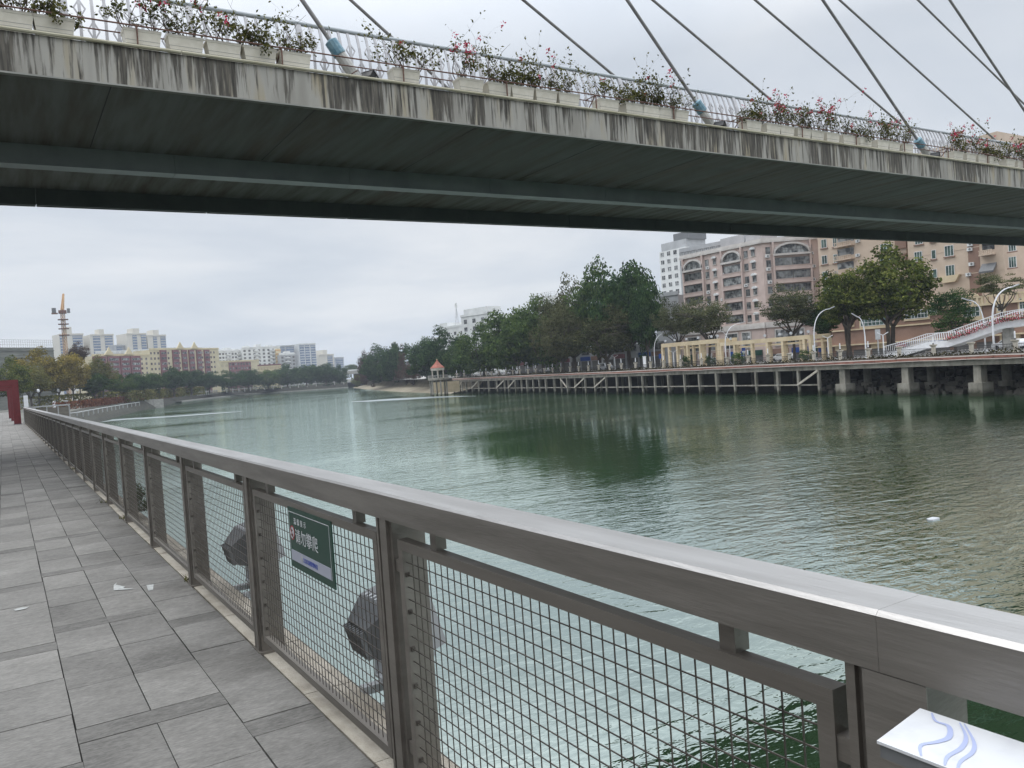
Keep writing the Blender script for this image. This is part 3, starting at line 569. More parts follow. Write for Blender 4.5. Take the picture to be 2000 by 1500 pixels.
# ------------------------------------------------------------------ the cable-stayed footbridge overhead
BS = 1.147                                    # size of the bridge against its first survey
BZ = EYE                                      # heights below are measured from the eye
bridge = thing('cable_stayed_bridge', 'stained concrete cable-stayed footbridge crossing overhead with white railing', 'bridge', (0, 17*BS, 0))
X0, X1 = -36.0, 104.0
def bb(mb, name, m): return mb.build(name, m, bridge, world=True)
ZF1, ZF0 = BZ+6.65*BS, BZ+5.915*BS
x = X0; mb = MB()
mb.box(X0, X1, (17.0*BS), (17.12*BS), ZF0, ZF1); bb(mb, 'fascia', M['fascia'])
mb = MB(); mb.box(X0, X1, (28.18*BS), (28.3*BS), ZF0, ZF1); bb(mb, 'fascia', M['fascia'])
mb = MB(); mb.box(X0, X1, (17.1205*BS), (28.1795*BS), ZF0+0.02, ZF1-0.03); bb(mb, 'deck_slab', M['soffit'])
mb = MB(); mb.box(X0, X1, (16.985*BS), (17.10*BS), ZF0-0.035, ZF0-0.0005); bb(mb, 'drip_edge', M['concrete'])
# panel seams across the soffit and girder lengths
mb = MB(); xx = X0+1.3
rb = random.Random(2)
while xx < X1: mb.box(xx, xx+0.02, (17.13*BS), (21.6*BS), ZF0+0.012, ZF0+0.0195); xx += 4.65
bb(mb, 'soffit_seam', M['gap'])
def girder(y, m, ms, offx, gap):
    L = 4.64*BS; xx = 0.6*BS + offx*BS - L*7
    while xx < X1:
        mb = MB(); e = min(xx+L-gap, X1)
        zb_ = BZ+5.49*BS; mb.box(xx, e, y, y+0.03, zb_, ZF0+0.0195); mb.box(xx, e, y+0.42, y+0.45, zb_, ZF0+0.0195); mb.box(xx, e, y-0.03, y+(0.48 if offx < 0 else 0.06), BZ+5.455*BS, zb_-0.0005)
        mb.build('girder_segment', m, bridge, world=True); xx += L
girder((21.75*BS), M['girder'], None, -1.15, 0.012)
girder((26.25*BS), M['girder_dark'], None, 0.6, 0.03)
for k in range(6):
    pass
# cream pipe along the top edge, in lengths
xx = X0; mb = None
while xx < X1:
    mb = MB(); mb.tube([(xx, (16.97*BS), ZF1+0.035), (min(xx+3.98, X1), (16.97*BS), ZF1+0.035)], 0.043, 8); bb(mb, 'edge_pipe', M['pipe'])
    xx += 4.0
# white railing, both sides: posts, handrail, bars with diamonds
def curve_y(z):                               # the bars stand upright, then lean in towards the top
    t = max(0.0, (z/BS-0.75)/0.95); return 0.22*BS*t*t
RZ = ZF1-0.02; RH = 1.66*BS
zs = [0.0, 0.4*BS, 0.75*BS, 1.0*BS, 1.25*BS, 1.5*BS, RH]
def bar_pts(x, Y, s): return [(x, Y + s*curve_y(z), RZ+z) for z in zs]
def rail_bay(mb, xa, xb, Y, s):
    nb = 10
    for i in range(1, nb):
        x = xa + (xb-xa)*i/nb; P = bar_pts(x, Y, s)
        for a, b in zip(P[:-1], P[1:]): mb.bar(a, b, 0.066, 0.04, up=(0,1,0))
        for zc in ((0.37, 1.35) if i % 2 else (0.85,)):
            hw, hh = 0.12, 0.22
            c = [(x, zc-hh), (x+hw, zc), (x, zc+hh), (x-hw, zc)]
            for (xa_, za_), (xb_, zb_) in zip(c, c[1:]+c[:1]):
                mb.bar((xa_, Y+s*curve_y(za_), RZ+za_), (xb_, Y+s*curve_y(zb_), RZ+zb_), 0.03, 0.03, up=(0,1,0))
def railing(Y, s, full):
    xp = (3.99 - 2.413*15)*BS
    xs = []
    while xp < X1: xs.append(xp); xp += 2.413*BS
    for x in xs:
        mb = MB(); P = bar_pts(x, Y, s)
        for a, b in zip(P[:-1], P[1:]): mb.bar(a, b, 0.15, 0.08, up=(0,1,0))
        bb(mb, 'railing_post', M['rail_white'])
    for xa, xb in zip(xs[:-1], xs[1:]):
        if not full and xb < 8: continue
        mb = MB(); rail_bay(mb, xa+0.055, xb-0.055, Y, s); bb(mb, 'railing_bay', M['rail_white'])
    mb = MB(); yy = Y + s*curve_y(RH); mb.tube([(X0, yy, RZ+RH+0.03), (X1, yy, RZ+RH+0.03)], 0.06, 10); bb(mb, 'top_rail', M['rail_blue'])
railing((18.25*BS), 1, True)
# rusty rack that holds the planters
mb = MB(); zr = ZF1+0.46*BS
mb.tube([(X0, (17.05*BS), zr), (X1, (17.05*BS), zr)], 0.018, 6); mb.tube([(X0, (17.5*BS), zr), (X1, (17.5*BS), zr)], 0.016, 6); bb(mb, 'rack_rail', M['rust'])
mb = MB(); xx = 3.1 - 1.62*20
while xx < X1:
    mb.bar((xx, (17.06*BS), ZF1-0.02), (xx, (17.05*BS), zr), 0.03, 0.03); mb.bar((xx-0.1, (17.5*BS), ZF1-0.03), (xx, (17.07*BS), zr), 0.025, 0.025); mb.bar((xx, (17.07*BS), zr), (xx, (17.5*BS), zr), 0.022, 0.022); xx += 1.62*2
bb(mb, 'rack_bracket', M['rust'])
# pylon beyond the frame and the stay cables
PX, PY = -15.0, 24.0
mb = MB()
for sy in (-1, 1): mb.bar((PX, PY+sy*8.6, 0), (PX, PY+sy*0.9, 62), 1.4, 2.0, up=(0,1,0))
mb.box(PX-0.7, PX+0.7, PY-1.0, PY+1.0, 60, 66); bb(mb, 'pylon', M['concrete'])
near = [((690,145),(590,0)), ((1390,245),(1225,0)), ((1810,300),(1607,0)), ((2000,215),(1855,0))]
far = [((762,70),(685,0)), ((1190,140),(1022,0)), ((1500,190),(1275,0)), ((1745,230),(1475,0)), ((1940,270),(1640,0)), ((2000,203),(1793,0))]
def cable(a, b, Y, zb, nearside):
    n = np.cross(ray(*a), ray(*b)); ax = -(n[1]*Y + n[2]*(zb-EYE))/n[0]; zt = EYE - (n[0]*PX + n[1]*PY)/n[2]
    A = Vector((ax, Y, zb)); T = Vector((PX, PY, zt)); d = (T-A).normalized()
    if nearside:
        mb = MB(); mb.tube([A + d*1.1, T], 0.057, 10); c = bb(mb, 'stay_cable', M['cable'])
        mb = MB(); mb.tube([A, A + d*1.09], 0.155, 12); s = bb(mb, 'cable_sleeve', M['sleeve'])
        mb = MB(); mb.tube([A + d*0.5, A + d*0.53], 0.1565, 12); mb.build('sleeve_band', M['rust'], s)
        s.children[0].location = (0, 0, 0)
        for v in s.children[0].data.vertices: v.co = v.co - bridge.location
        mb = MB(); mb.tube([A + d*1.091, A + d*1.12, A + d*1.49, A + d*1.53], [0.174, 0.181, 0.172, 0.08], 12); bb(mb, 'cable_collar', M['collar'])
    else:
        mb = MB(); mb.tube([A, T], 0.063, 8); bb(mb, 'stay_cable', M['cable'])
    return A
near_x = []
for a, b in near: near_x.append(cable(a, b, (17.62*BS), ZF1-0.03, True).x)
for a, b in far: cable(a, b, (27.6*BS), ZF1-0.03, False)

# floodlights standing on the bridge edge
for i, (px_, py_) in enumerate([(722, 146), (1406, 243), (1826, 298)]):
    p = on_y(px_, py_, (17.42*BS))
    fl = thing('bridge_floodlight', ['small black floodlight on the bridge edge beside the first sleeved stay cable', 'small black floodlight on the bridge edge beside the second sleeved stay cable', 'small black floodlight on the bridge edge beside the third sleeved stay cable'][i], 'floodlight', (p[0], (17.42*BS), ZF1-0.03), 0.5, 'floodlights on the bridge edge'); fl.scale = (BS,)*3
    mb = MB(); T = Matrix.Translation((0, 0, 0.24)) @ Matrix.Rotation(0.7, 4, 'Y')
    mb.frustum(-0.11, 0.11, -0.13, 0.13, -0.09, 0.05, 0.035, 0.035); mb.box(-0.155, 0.155, -0.175, 0.175, 0.051, 0.075); mb.v = [tuple(T @ Vector(v)) for v in mb.v]; mb.build('housing', M['black'], fl)
    mb = MB(); mb.box(-0.135, 0.135, -0.155, 0.155, 0.0755, 0.08); mb.v = [tuple(T @ Vector(v)) for v in mb.v]; mb.build('glass', M['glass'], fl)
    mb = MB(); mb.bar((0, -0.19, 0.24), (0, -0.19, 0.02), 0.02, 0.03); mb.bar((0, 0.19, 0.24), (0, 0.19, 0.02), 0.02, 0.03); mb.box(-0.05, 0.05, -0.2, 0.2, 0.0, 0.02); mb.build('bracket', M['dark_grey'], fl)

# ------------------------------------------------------------------ planters and bougainvillea
def bougain(seed, height, spread, leaves, blossoms):
    r = random.Random(seed); st = MB(); lf = MB(); fl = MB()
    tips = []
    def grow(p, d, l, w, depth):
        pts = [p]; rs = [w]; seg = 4
        for i in range(seg):
            d = (d + Vector((r.gauss(0, .22), r.gauss(0, .16), r.gauss(0.02, .14)))).normalized(); p = p + d*(l/seg); pts.append(p); rs.append(w*(1-0.6*(i+1)/seg))
            if depth >= 1: tips.append((p.copy(), d.copy(), depth))
        st.tube(pts, rs, 4, cap=False)
        if depth < 2:
            for _ in range(r.choice((2, 3, 3))):
                k = r.randint(1, seg); dd = (d*0.7 + Vector((r.gauss(0, .8), r.gauss(0, .5), r.gauss(.15, .5)))).normalized(); grow(pts[k], dd, l*r.uniform(.5, .8), rs[k]*0.75, depth+1)
    for i in range(6):
        b = Vector((r.uniform(-.3, .3), r.uniform(-.08, .08), -0.03)); d = Vector((r.gauss(0, .45)*spread, r.gauss(0, .3), 1)).normalized(); grow(b, d, height*r.uniform(.4, .62), 0.013, 0)
    for i in range(1 if seed % 3 else 2):
        b = Vector((r.uniform(-.3, .3), 0, 0)); grow(b, Vector((r.gauss(0, .5), r.gauss(-.1, .2), 1)).normalized(), height*1.05, 0.007, 1)
    def leaf(mb, c, s):
        n = Vector((r.gauss(0,1), r.gauss(0,1), r.gauss(0,1))).normalized(); a = n.orthogonal().normalized(); a = (Matrix.Rotation(r.uniform(0, 6.3), 3, n) @ a); b_ = n.cross(a)
        mb.add([c, c + a*s*.5 + b_*s*.34 + n*s*.08, c + a*s*1.15, c + a*s*.5 - b_*s*.34 + n*s*.08], [(0, 1, 2, 3)])
    for _ in range(leaves):
        p, d, dep = r.choice(tips); leaf(lf, p + Vector((r.gauss(0,.045), r.gauss(0,.045), r.gauss(0,.045))), r.uniform(.045, .08))
    hi = sorted(tips, key=lambda t_: -t_[0].z)[:max(8, len(tips)//3)]
    for _ in range(blossoms):
        p, d, dep = r.choice(hi); c = p + Vector((r.gauss(0,.03), r.gauss(0,.03), r.gauss(0,.03)))
        for _ in range(r.randint(5, 10)): leaf(fl, c + Vector((r.gauss(0,.028), r.gauss(0,.028), r.gauss(0,.028))), r.uniform(.045, .07))
    return st.mesh('stems', M['twig']), lf.mesh('leaves', L_BOUG), (fl.mesh('blossoms', L_PETAL) if blossoms else None)
V = [bougain(11, 1.0, 1.3, 400, 0), bougain(12, .9, 1.1, 340, 4), bougain(13, 1.1, 1.4, 290, 9), bougain(14, .8, 1.1, 470, 1), bougain(15, .95, 1.6, 270, 17), bougain(16, 1.2, 1.1, 420, 2), bougain(17, .65, 1.0, 150, 0)]
mb = MB(); mb.frustum(-.28, .28, -.13, .13, 0.0, .40, .058, .04); mb.frustum(-.345, .345, -.175, .175, .4005, .45, .006, .006); mb.box(-.312, .312, -.156, .156, .0395+.1, .043+.1); trough_me = mb.mesh('trough', M['planter'])
mb = MB(); mb.box(-.33, .33, -.165, .165, .4502, .454); soil_me = mb.mesh('soil', M['soil'])
mb = MB()
for z in (.16, .23): mb.box(-.28-.058*z/.4-.001, .28+.058*z/.4+.001, -.13-.04*z/.4-.0025, -.12, z, z+.008)
groove_me = mb.mesh('moulded_line', M['concrete'])
PLX = [-80, 25, 107, 278, 362, 436, 506, 574, 790, 916, 971, 1016, 1062, 1106, 1184, 1234, 1266, 1298, 1322, 1466, 1504, 1531, 1564, 1590, 1620, 1652, 1684, 1718, 1740, 1766, 1865, 1890, 1912, 1934, 1967, 1988, 2008, 2026]
SPEC = [0, 1, 3, 2, 1, 5, 3, 0, 5, 4, 0, 3, 1, 0, 5, 3, 0, 1, 6, 3, 1, 4, 2, 1, 4, 6, 3, 1, 2, 1, 4, 1, 2, 3, 0, 4, 1, 2]
LOOK = ['with tall leafy stems', 'with few pink blossoms', 'with loose pink sprays', 'with dense low greenery', 'thick with blossom', 'with arching shoots', 'with bare twigs']
for i, (px_, sp) in enumerate(zip(PLX, SPEC)):
    p = on_y(px_, 100 + (px_-300)*0.137, (17.27*BS))
    t = thing('flower_planter', 'cream planter %s, %s from the left on the bridge edge' % (LOOK[sp], nth(i+1)), 'planter', (p[0], (17.27*BS), ZF1-0.03), 0.0, 'planters along the bridge edge'); t.scale = (BS,)*3
    tr = link('trough', trough_me, t); link('moulded_line', groove_me, tr); link('soil', soil_me, t)
    st, lf, fl_ = V[sp]; r = random.Random(i*7); sc = r.uniform(.9, 1.15)*(1.05 if p[0] < 8 else 1.0); rz = r.choice((0, math.pi)) + r.uniform(-.2, .2)
    for nm, me in (('stems', st), ('foliage', lf), ('blossom', fl_)):
        if me: o = link(nm, me, t, (0, 0, .45)); o.scale = (sc*1.1, sc, sc); o.rotation_euler = (0, 0, rz)
# shallow empty trays between the planters
for i, px_ in enumerate((203, 768, 1140)):
    p = on_y(px_, 92 + (px_-300)*0.137, (17.25*BS))
    mb = MB(); mb.box(-.31, .31, -.15, .15, .0, .06); mb.box(-.33, .33, -.17, .17, .0605, .075)
    o = mb.build('shallow_tray', M['mid_grey']); o.location = (p[0], (17.25*BS), ZF1-0.028); o.scale = (BS,)*3
    tag(o, ['flat grey tray between cream planters left of the first sleeved stay cable', 'flat grey tray just past the first sleeved stay cable', 'flat grey tray midway between the first and second sleeved cables'][i], 'tray', 'trays on the bridge edge')
# ------------------------------------------------------------------ trees
def crown_mesh(seed, name, m, nclump=60, per=130, leaf=0.07, cr=(0.20, 0.34), flat=0.75, inner=0.35, shape=None, sq=1.0):
    r = np.random.default_rng(seed); vs = []; 
    cs = []
    while len(cs) < nclump:
        p = r.normal(size=3); p /= np.linalg.norm(p); p *= (inner + (1-inner)*r.random()**0.55)*(1-0.22); p = p*(1+0.13*r.normal())
        if p[2] < 0: p[2] *= flat
        if shape and not shape(p): continue
        cs.append(p)
    q = []
    for c in cs:
        rad = r.uniform(*cr); k = int(per*(rad/np.mean(cr))**2*r.uniform(.7, 1.2))
        d = r.normal(size=(k, 3)); d /= np.linalg.norm(d, axis=1)[:, None]; d[:, 2] = np.where(d[:, 2] < -0.3, d[:, 2]*0.4, d[:, 2])
        P = c + d*rad*(0.55+0.5*r.random((k, 1)))*np.array([1, 1, sq]); q.append((P, d))
    P = np.concatenate([a for a, b in q]); D = np.concatenate([b for a, b in q]); n = len(P)
    nrm = D + r.normal(size=(n, 3))*0.7 + np.array([0, 0, .35]); nrm /= np.linalg.norm(nrm, axis=1)[:, None]
    a = np.cross(nrm, r.normal(size=(n, 3))); a /= np.linalg.norm(a, axis=1)[:, None]; b = np.cross(nrm, a)
    s = (leaf*r.uniform(.6, 1.35, n))[:, None]
    vs = np.stack([P - a*s*.5, P + b*s*.36, P + a*s*.5, P - b*s*.36], 1).reshape(-1, 3)
    me = bpy.data.meshes.new(name); me.vertices.add(4*n); me.vertices.foreach_set('co', vs.astype(np.float32).ravel())
    me.loops.add(4*n); me.loops.foreach_set('vertex_index', np.arange(4*n, dtype=np.int32)); me.polygons.add(n); me.polygons.foreach_set('loop_start', np.arange(0, 4*n, 4, dtype=np.int32))
    me.materials.append(m); me.update(calc_edges=True); return me
CR = {}
def crown(kind, m, var=0):
    key = (kind, m.name, var)
    if key not in CR:
        base = (kind, var)
        if base not in CR:
            S = hash_ = {'dense': 10, 'sparse': 20, 'umbrella': 30, 'cone': 40, 'round': 50, 'bush': 60}[kind] + var
            if kind == 'dense': me = crown_mesh(S, 'crown', m, 100, 165, .064, (.16, .30))
            if kind == 'sparse': me = crown_mesh(S, 'crown', m, 120, 100, .048, (.12, .24), inner=.3, flat=.6)
            if kind == 'umbrella': me = crown_mesh(S, 'crown', m, 60, 95, .052, (.13, .25), shape=lambda p: p[2] > -0.25, sq=.6)
            if kind == 'cone': me = crown_mesh(S, 'crown', m, 70, 90, .05, (.10, .20), inner=.1, shape=lambda p: math.hypot(p[0], p[1]) < 0.55*(1.02-p[2])*.9+.06)
            if kind == 'round': me = crown_mesh(S, 'crown', m, 60, 170, .055, (.2, .3), inner=.6, flat=1.0)
            if kind == 'bush': me = crown_mesh(S, 'crown', m, 30, 90, .10, (.25, .4), inner=.5, flat=.8)
            CR[base] = me
        me = CR[base].copy(); me.materials.clear(); me.materials.append(m); CR[key] = me
    return CR[key]
def trunk_mesh(seed, h, cz, rx, rz, r0, nl=6, ntr=1, twigs=0):
    r = random.Random(seed); mb = MB()
    for t_ in range(ntr):
        bx = r.uniform(-.12, .12)*rx*(ntr-1); by = r.uniform(-.1, .1)*rx*(ntr-1); rr = r0/(ntr**.4)
        fk = max(h*0.35, (cz-rz*.75)*r.uniform(.75, 1.0)); lean = Vector((r.gauss(0, .08)+bx*.08, r.gauss(0, .08), 1))
        base = Vector((bx, by, -0.15)); top = base + lean*fk
        mb.tube([base, base+Vector((0,0,.3)), (base+top)/2 + Vector((r.gauss(0,.1), r.gauss(0,.1), 0)), top], [rr*1.5, rr*1.1, rr*.9, rr*.8], 7)
        for i in range(nl):
            a = 2*math.pi*(i+r.random()*.7)/nl; k = r.uniform(.35, .8)
            e = Vector((bx*.6+math.cos(a)*rx*k, by*.6+math.sin(a)*rx*k, cz + rz*r.uniform(-.2, .5)))
            mid = top.lerp(e, .5) + Vector((math.cos(a)*rx*.1, math.sin(a)*rx*.1, -rz*.06))
            mb.tube([top - Vector((0,0,.2)), mid, e], [rr*.6, rr*.36, rr*.12], 5, cap=False)
            for j in range(2+twigs):
                t0 = r.uniform(.35, .95); p = mid.lerp(e, t0); q = p + Vector((r.gauss(0,.35)*rx, r.gauss(0,.35)*rx, abs(r.gauss(.15,.16))*rz))
                mb.tube([p, p.lerp(q, .5)+Vector((0,0,.05*rz)), q], [rr*.22, rr*.14, rr*.05], 4, cap=False)
    return mb.mesh('trunk', M['bark'])
TSEED = [100]
def tree(px, yt, yb, wpx, d, kind, m, name, label, group=None, zg=RD, var=0, nl=6, ntr=1, r0=None, sy=1.0, twigs=0):
    TSEED[0] += 1
    c = at(px, (yt+yb)/2, d); rx = wpx/2/F_PX*d; rz = (yb-yt)/2/F_PX*d; cz = c[2]-zg
    t = thing(name, label, 'tree', (c[0], c[1], zg), 0, group)
    o = link('crown', crown(kind, m, var), t, (0, 0, cz)); k = {'cone': 1.0}.get(kind, .92)
    o.scale = (rx*k*1.27, rx*k*sy*1.27, rz*1.24); r = random.Random(TSEED[0]); o.rotation_euler = (0, 0, r.uniform(0, 6.28) if sy == 1 else YAW*-1)
    link('trunk', trunk_mesh(TSEED[0], cz, cz, rx, rz, r0 or max(.16, rx*.055), nl, ntr, twigs), t)
    return t
G1 = 'trees on the right bank'
T_ = [
 # px, top, bottom, width, depth, kind, leaves, name, label
 (712, 683, 762, 44, 470, 'cone', L_RUST, 'bare_conifer', 'thin rust-brown conifer at the far tip of the right bank', 0),
 (728, 684, 757, 60, 455, 'sparse', L_RUST, 'bare_tree', 'reddish bare-twigged tree above the sandy shore', 1),
 (742, 682, 756, 66, 440, 'dense', L_DARK, 'broadleaf_tree', 'dark green tree beside the reddish bare one above the sandy shore', 0),
 (768, 678, 756, 58, 420, 'dense', L_DARK, 'broadleaf_tree', 'dark blue-green tree second in from the tip of the right bank', 1),
 (788, 676, 762, 40, 400, 'cone', L_RUST, 'bare_conifer', 'tall rust-brown conifer between two dark trees by the sandy shore', 1),
 (770, 669, 700, 18, 425, 'dense', L_MID, 'broadleaf_tree', 'slender tree whose small tuft rises over the dark trees of the far tip', 2),
 (796, 670, 705, 20, 410, 'umbrella', L_DARK, 'broadleaf_tree', 'slender tree with an arched tuft standing over the rusty conifer', 0),
 (806, 690, 764, 34, 380, 'cone', L_RUST, 'bare_conifer', 'rust-brown conifer just left of the pavilion trees', 2),
 (838, 664, 756, 88, 330, 'dense', L_DARK, 'broadleaf_tree', 'large dark tree directly behind the red-roofed pavilion', 2),
 (868, 650, 748, 82, 305, 'dense', L_DARK, 'broadleaf_tree', 'dark tree rising in front of the white building with the mast', 0),
 (900, 668, 748, 60, 290, 'dense', L_MID, 'broadleaf_tree', 'low green tree right of the pavilion in front of the white building', 1),
 (942, 640, 742, 104, 255, 'dense', L_MID, 'spreading_tree', 'wide feathery green tree leaning over the jetty right of the pavilion', 0),
 (1005, 606, 742, 130, 238, 'dense', L_MID, 'spreading_tree', 'broad feathery green tree with layered boughs left of the brownish one', 1),
 (1058, 586, 734, 112, 226, 'dense', L_MID, 'spreading_tree', 'green tree whose slanting crown steps up to the brownish tree', 2),
 (1110, 556, 732, 118, 212, 'sparse', L_BROWN, 'thinning_tree', 'brownish thin-leaved tree at the middle of the bank grove', 0),
 (1095, 590, 728, 110, 200, 'sparse', L_BROWN, 'thinning_tree', 'twiggy brown-green tree drooping low in the bank grove', 1),
 (1165, 532, 716, 118, 205, 'dense', L_MID, 'tall_tree', 'tall dark green tree left of the highest crown', 0),
 (1228, 516, 704, 132, 192, 'dense', L_DARK, 'tall_tree', 'tallest dark green tree on the right bank', 1),
 (1185, 600, 715, 130, 186, 'sparse', L_BROWN, 'thinning_tree', 'brown-green tree with low twiggy boughs beneath the tallest crown', 1),
 (1262, 560, 700, 66, 182, 'dense', L_DARK, 'tall_tree', 'dark tree forming the right shoulder of the tall grove', 2),
 (1318, 590, 672, 80, 172, 'sparse', L_GREY, 'thinning_tree', 'grey-green wispy tree behind the left end of the pergola', 0),
 (1378, 582, 668, 108, 162, 'sparse', L_GREY, 'thinning_tree', 'grey-green twiggy tree above the middle of the pergola', 1),
 (1546, 562, 652, 112, 143, 'sparse', L_GREY, 'vase_tree', 'pale vase-shaped twiggy tree in front of the pink building corner', 0),
 (1608, 592, 662, 60, 140, 'dense', L_DARK, 'broadleaf_tree', 'small dark tree tucked between the vase-shaped tree and the big olive tree', 2),
 (1650, 528, 650, 108, 131, 'dense', L_LIME, 'olive_tree', 'left half of the big olive-green tree pair before the tan flats', 1),
 (1738, 494, 644, 164, 128, 'dense', L_LIME, 'olive_tree', 'biggest olive-lime tree, in front of the tan flats', 0),
 (1862, 569, 648, 88, 120, 'round', L_DARK, 'round_tree', 'dark round dense tree beside the white ramp', 0),
 (1955, 532, 598, 100, 116, 'umbrella', L_GREY, 'umbrella_tree', 'flat-topped umbrella tree near the tall curved lamp behind the ramp', 1),
]
for i, (px, yt, yb, w, d, kd, lm, nm, lb, var) in enumerate(T_):
    tree(px, yt, yb, w, d, kd, lm, nm, lb, G1, var=var, ntr=2 if px in (1738, 1650, 1110, 1005) else 1, nl=8 if kd == 'sparse' else 6, twigs=3 if kd == 'sparse' else 0, r0={1738: .5, 1650: .45, 1228: .6, 1165: .5}.get(px))

# ------------------------------------------------------------------ the jetty on piles along the right bank
def proj(p):
    w = np.array(p, float) - O3; f = w @ FW; return 1000+F_PX*(w @ RT)/f, 750-F_PX*(w @ UP)/f, f
def along(px, path, z):                                  # the point of a path seen at picture column px
    best = None
    for a, b in zip(path[:-1], path[1:]):
        a3 = np.array([a[0], a[1], z]); b3 = np.array([b[0], b[1], z])
        lo, hi = 0.0, 1.0
        if (a3-O3) @ FW < 5: lo = 0.55
        fa = proj(a3+(b3-a3)*lo)[0]-px; fb = proj(b3)[0]-px
        if fa*fb <= 0:
            for _ in range(40):
                mid = (lo+hi)/2; fm_ = proj(a3+(b3-a3)*mid)[0]-px
                if fm_*fa <= 0: hi = mid
                else: lo = mid
            t_ = (lo+hi)/2; dv = b3-a3; return a3+dv*t_, math.atan2(dv[1], dv[0])
    return np.array([path[-1][0], path[-1][1], z]), 0.0
JP = RBANK[:9]                                           # where the jetty runs
jet = thing('timbered_jetty', 'weathered concrete jetty on rows of piles along the far bank', 'jetty', (98.3, 47.1, 0))
def jb(mb, n, m): return mb.build(n, m, jet, world=True)
def band(path, o0, o1, z0, z1, name, m, root=None):
    A, B = offset(path, o0), offset(path, o1); mb = MB(); n = len(A)
    vs = [(p[0], p[1], z) for pl, z in ((A, z0), (B, z0), (B, z1), (A, z1)) for p in pl]
    fs = []
    for i in range(n-1):
        for k in range(4):
            a, b = k*n, ((k+1) % 4)*n; fs.append((a+i, a+i+1, b+i+1, b+i))
    fs += [(0, n, 2*n, 3*n), (4*n-1, 3*n-1, 2*n-1, n-1)]
    mb.add(vs, fs); return mb.build(name, m, root, world=root is not None)
band(JP, 0.0, 14.2, 4.5, 4.99, 'deck_slab', M['concrete'], jet)
band(JP, 0.12, 0.6, 3.78, 4.498, 'edge_beam', M['pile'], jet)
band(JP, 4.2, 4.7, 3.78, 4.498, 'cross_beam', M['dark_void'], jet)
PILES = [886, 897, 904, 912, 923, 936, 956, 972, 987, 995, 1008, 1020, 1031, 1043, 1055, 1068, 1085, 1098, 1110, 1125, 1145, 1164, 1186, 1207, 1232, 1257, 1281, 1308, 1339, 1368, 1402, 1437, 1479, 1522, 1562, 1602]
front = []
path0 = offset(JP, .35)
for i, px in enumerate(PILES):
    p, a = along(px, path0, 0); front.append((p, a)); w = .40 + .1*(i % 3 == 0)
    mb = MB(); c, s = math.cos(a), math.sin(a)
    def rbox(mb, p, a, du, dv, z0, z1, off=0.0):
        c, s = math.cos(a), math.sin(a); X, Y = p[0]+s*off, p[1]-c*off
        mb.prism([(X+c*u-s*v, Y+s*u+c*v) for u, v in ((-du,-dv),(du,-dv),(du,dv),(-du,dv))], z0, z1)
    rbox(mb, p, a, w*.5, w*.5, 1.35, 3.779); rbox(mb, p, a, w*.42, w*.42, -1.0, 1.349)
    jb(mb, 'pile', M['pile'])
    if i % 2 == 0:
        for off in (4.1, 8.2): mb = MB(); rbox(mb, p, a, .2, .2, -1, 3.779, off); jb(mb, 'back_pile', M['pile'])
for i, ((p, a), (q, b)) in enumerate(zip(front[:-1], front[1:])):
    mb = MB(); mb.bar((p[0], p[1], 1.55), (q[0], q[1], 1.55), .2, .22); jb(mb, 'tie_beam', M['pile'])
for i0, up in ((4, 1), (7, 1), (9, 1), (17, -1), (19, 1), (21, 1), (34, 1), (1, 1)):
    (p, a), (q, b) = front[i0], front[i0+1]
    if up < 0: p, q = q, p
    mb = MB(); mb.bar((p[0]-.3, p[1], 1.6), (q[0]-.3, q[1], 3.7), .16, .30); jb(mb, 'diagonal_brace', M['post_stone'])
for px in (1652, 1775, 1917, 2060):
    p, a = along(px, offset(JP, .9), 0)
    mb = MB(); rbox(mb, p, a, .52, .52, 1.651, 3.779); pil = jb(mb, 'pillar', M['pile'])
    mb = MB(); rbox(mb, p, a, .95, .95, -1.2, 1.65); mb.build('pillar_footing', M['pile'], pil); [setattr(v, 'co', v.co - jet.location) for v in pil.children[0].data.vertices]
    for off in (4.5, 8.0):
        mb = MB(); q = (p[0]+math.sin(a)*off, p[1]-math.cos(a)*off); mb.lathe([(.95, -1), (.95, 1.5), (.55, 1.55), (.55, 3.78)], 12, q[0], q[1]); jb(mb, 'back_pillar', M['pile'])
# rubble under the jetty
rr = random.Random(9); mb = MB()
for i in range(300):
    px = rr.uniform(1610, 2020); o_ = rr.uniform(3.2, 9); p, a = along(px, offset(JP, o_), 0); z = max(0, (o_-3.5)*.55) + rr.uniform(-.1, .3); sz = rr.uniform(.25, .75)
    vs = []
    for k in range(8): vs.append((p[0]+((k & 1)*2-1)*sz*rr.uniform(.5, 1), p[1]+((k >> 1 & 1)*2-1)*sz*rr.uniform(.5, 1), z+((k >> 2)*2-1)*sz*rr.uniform(.35, .8)))
    mb.add(vs, [(0,2,3,1),(4,5,7,6),(0,1,5,4),(1,3,7,5),(3,2,6,7),(2,0,4,6)])
tag(mb.build('rubble_rocks', M['rock']), 'dark broken rocks heaped on the bank under the jetty', 'rocks', kind='stuff')
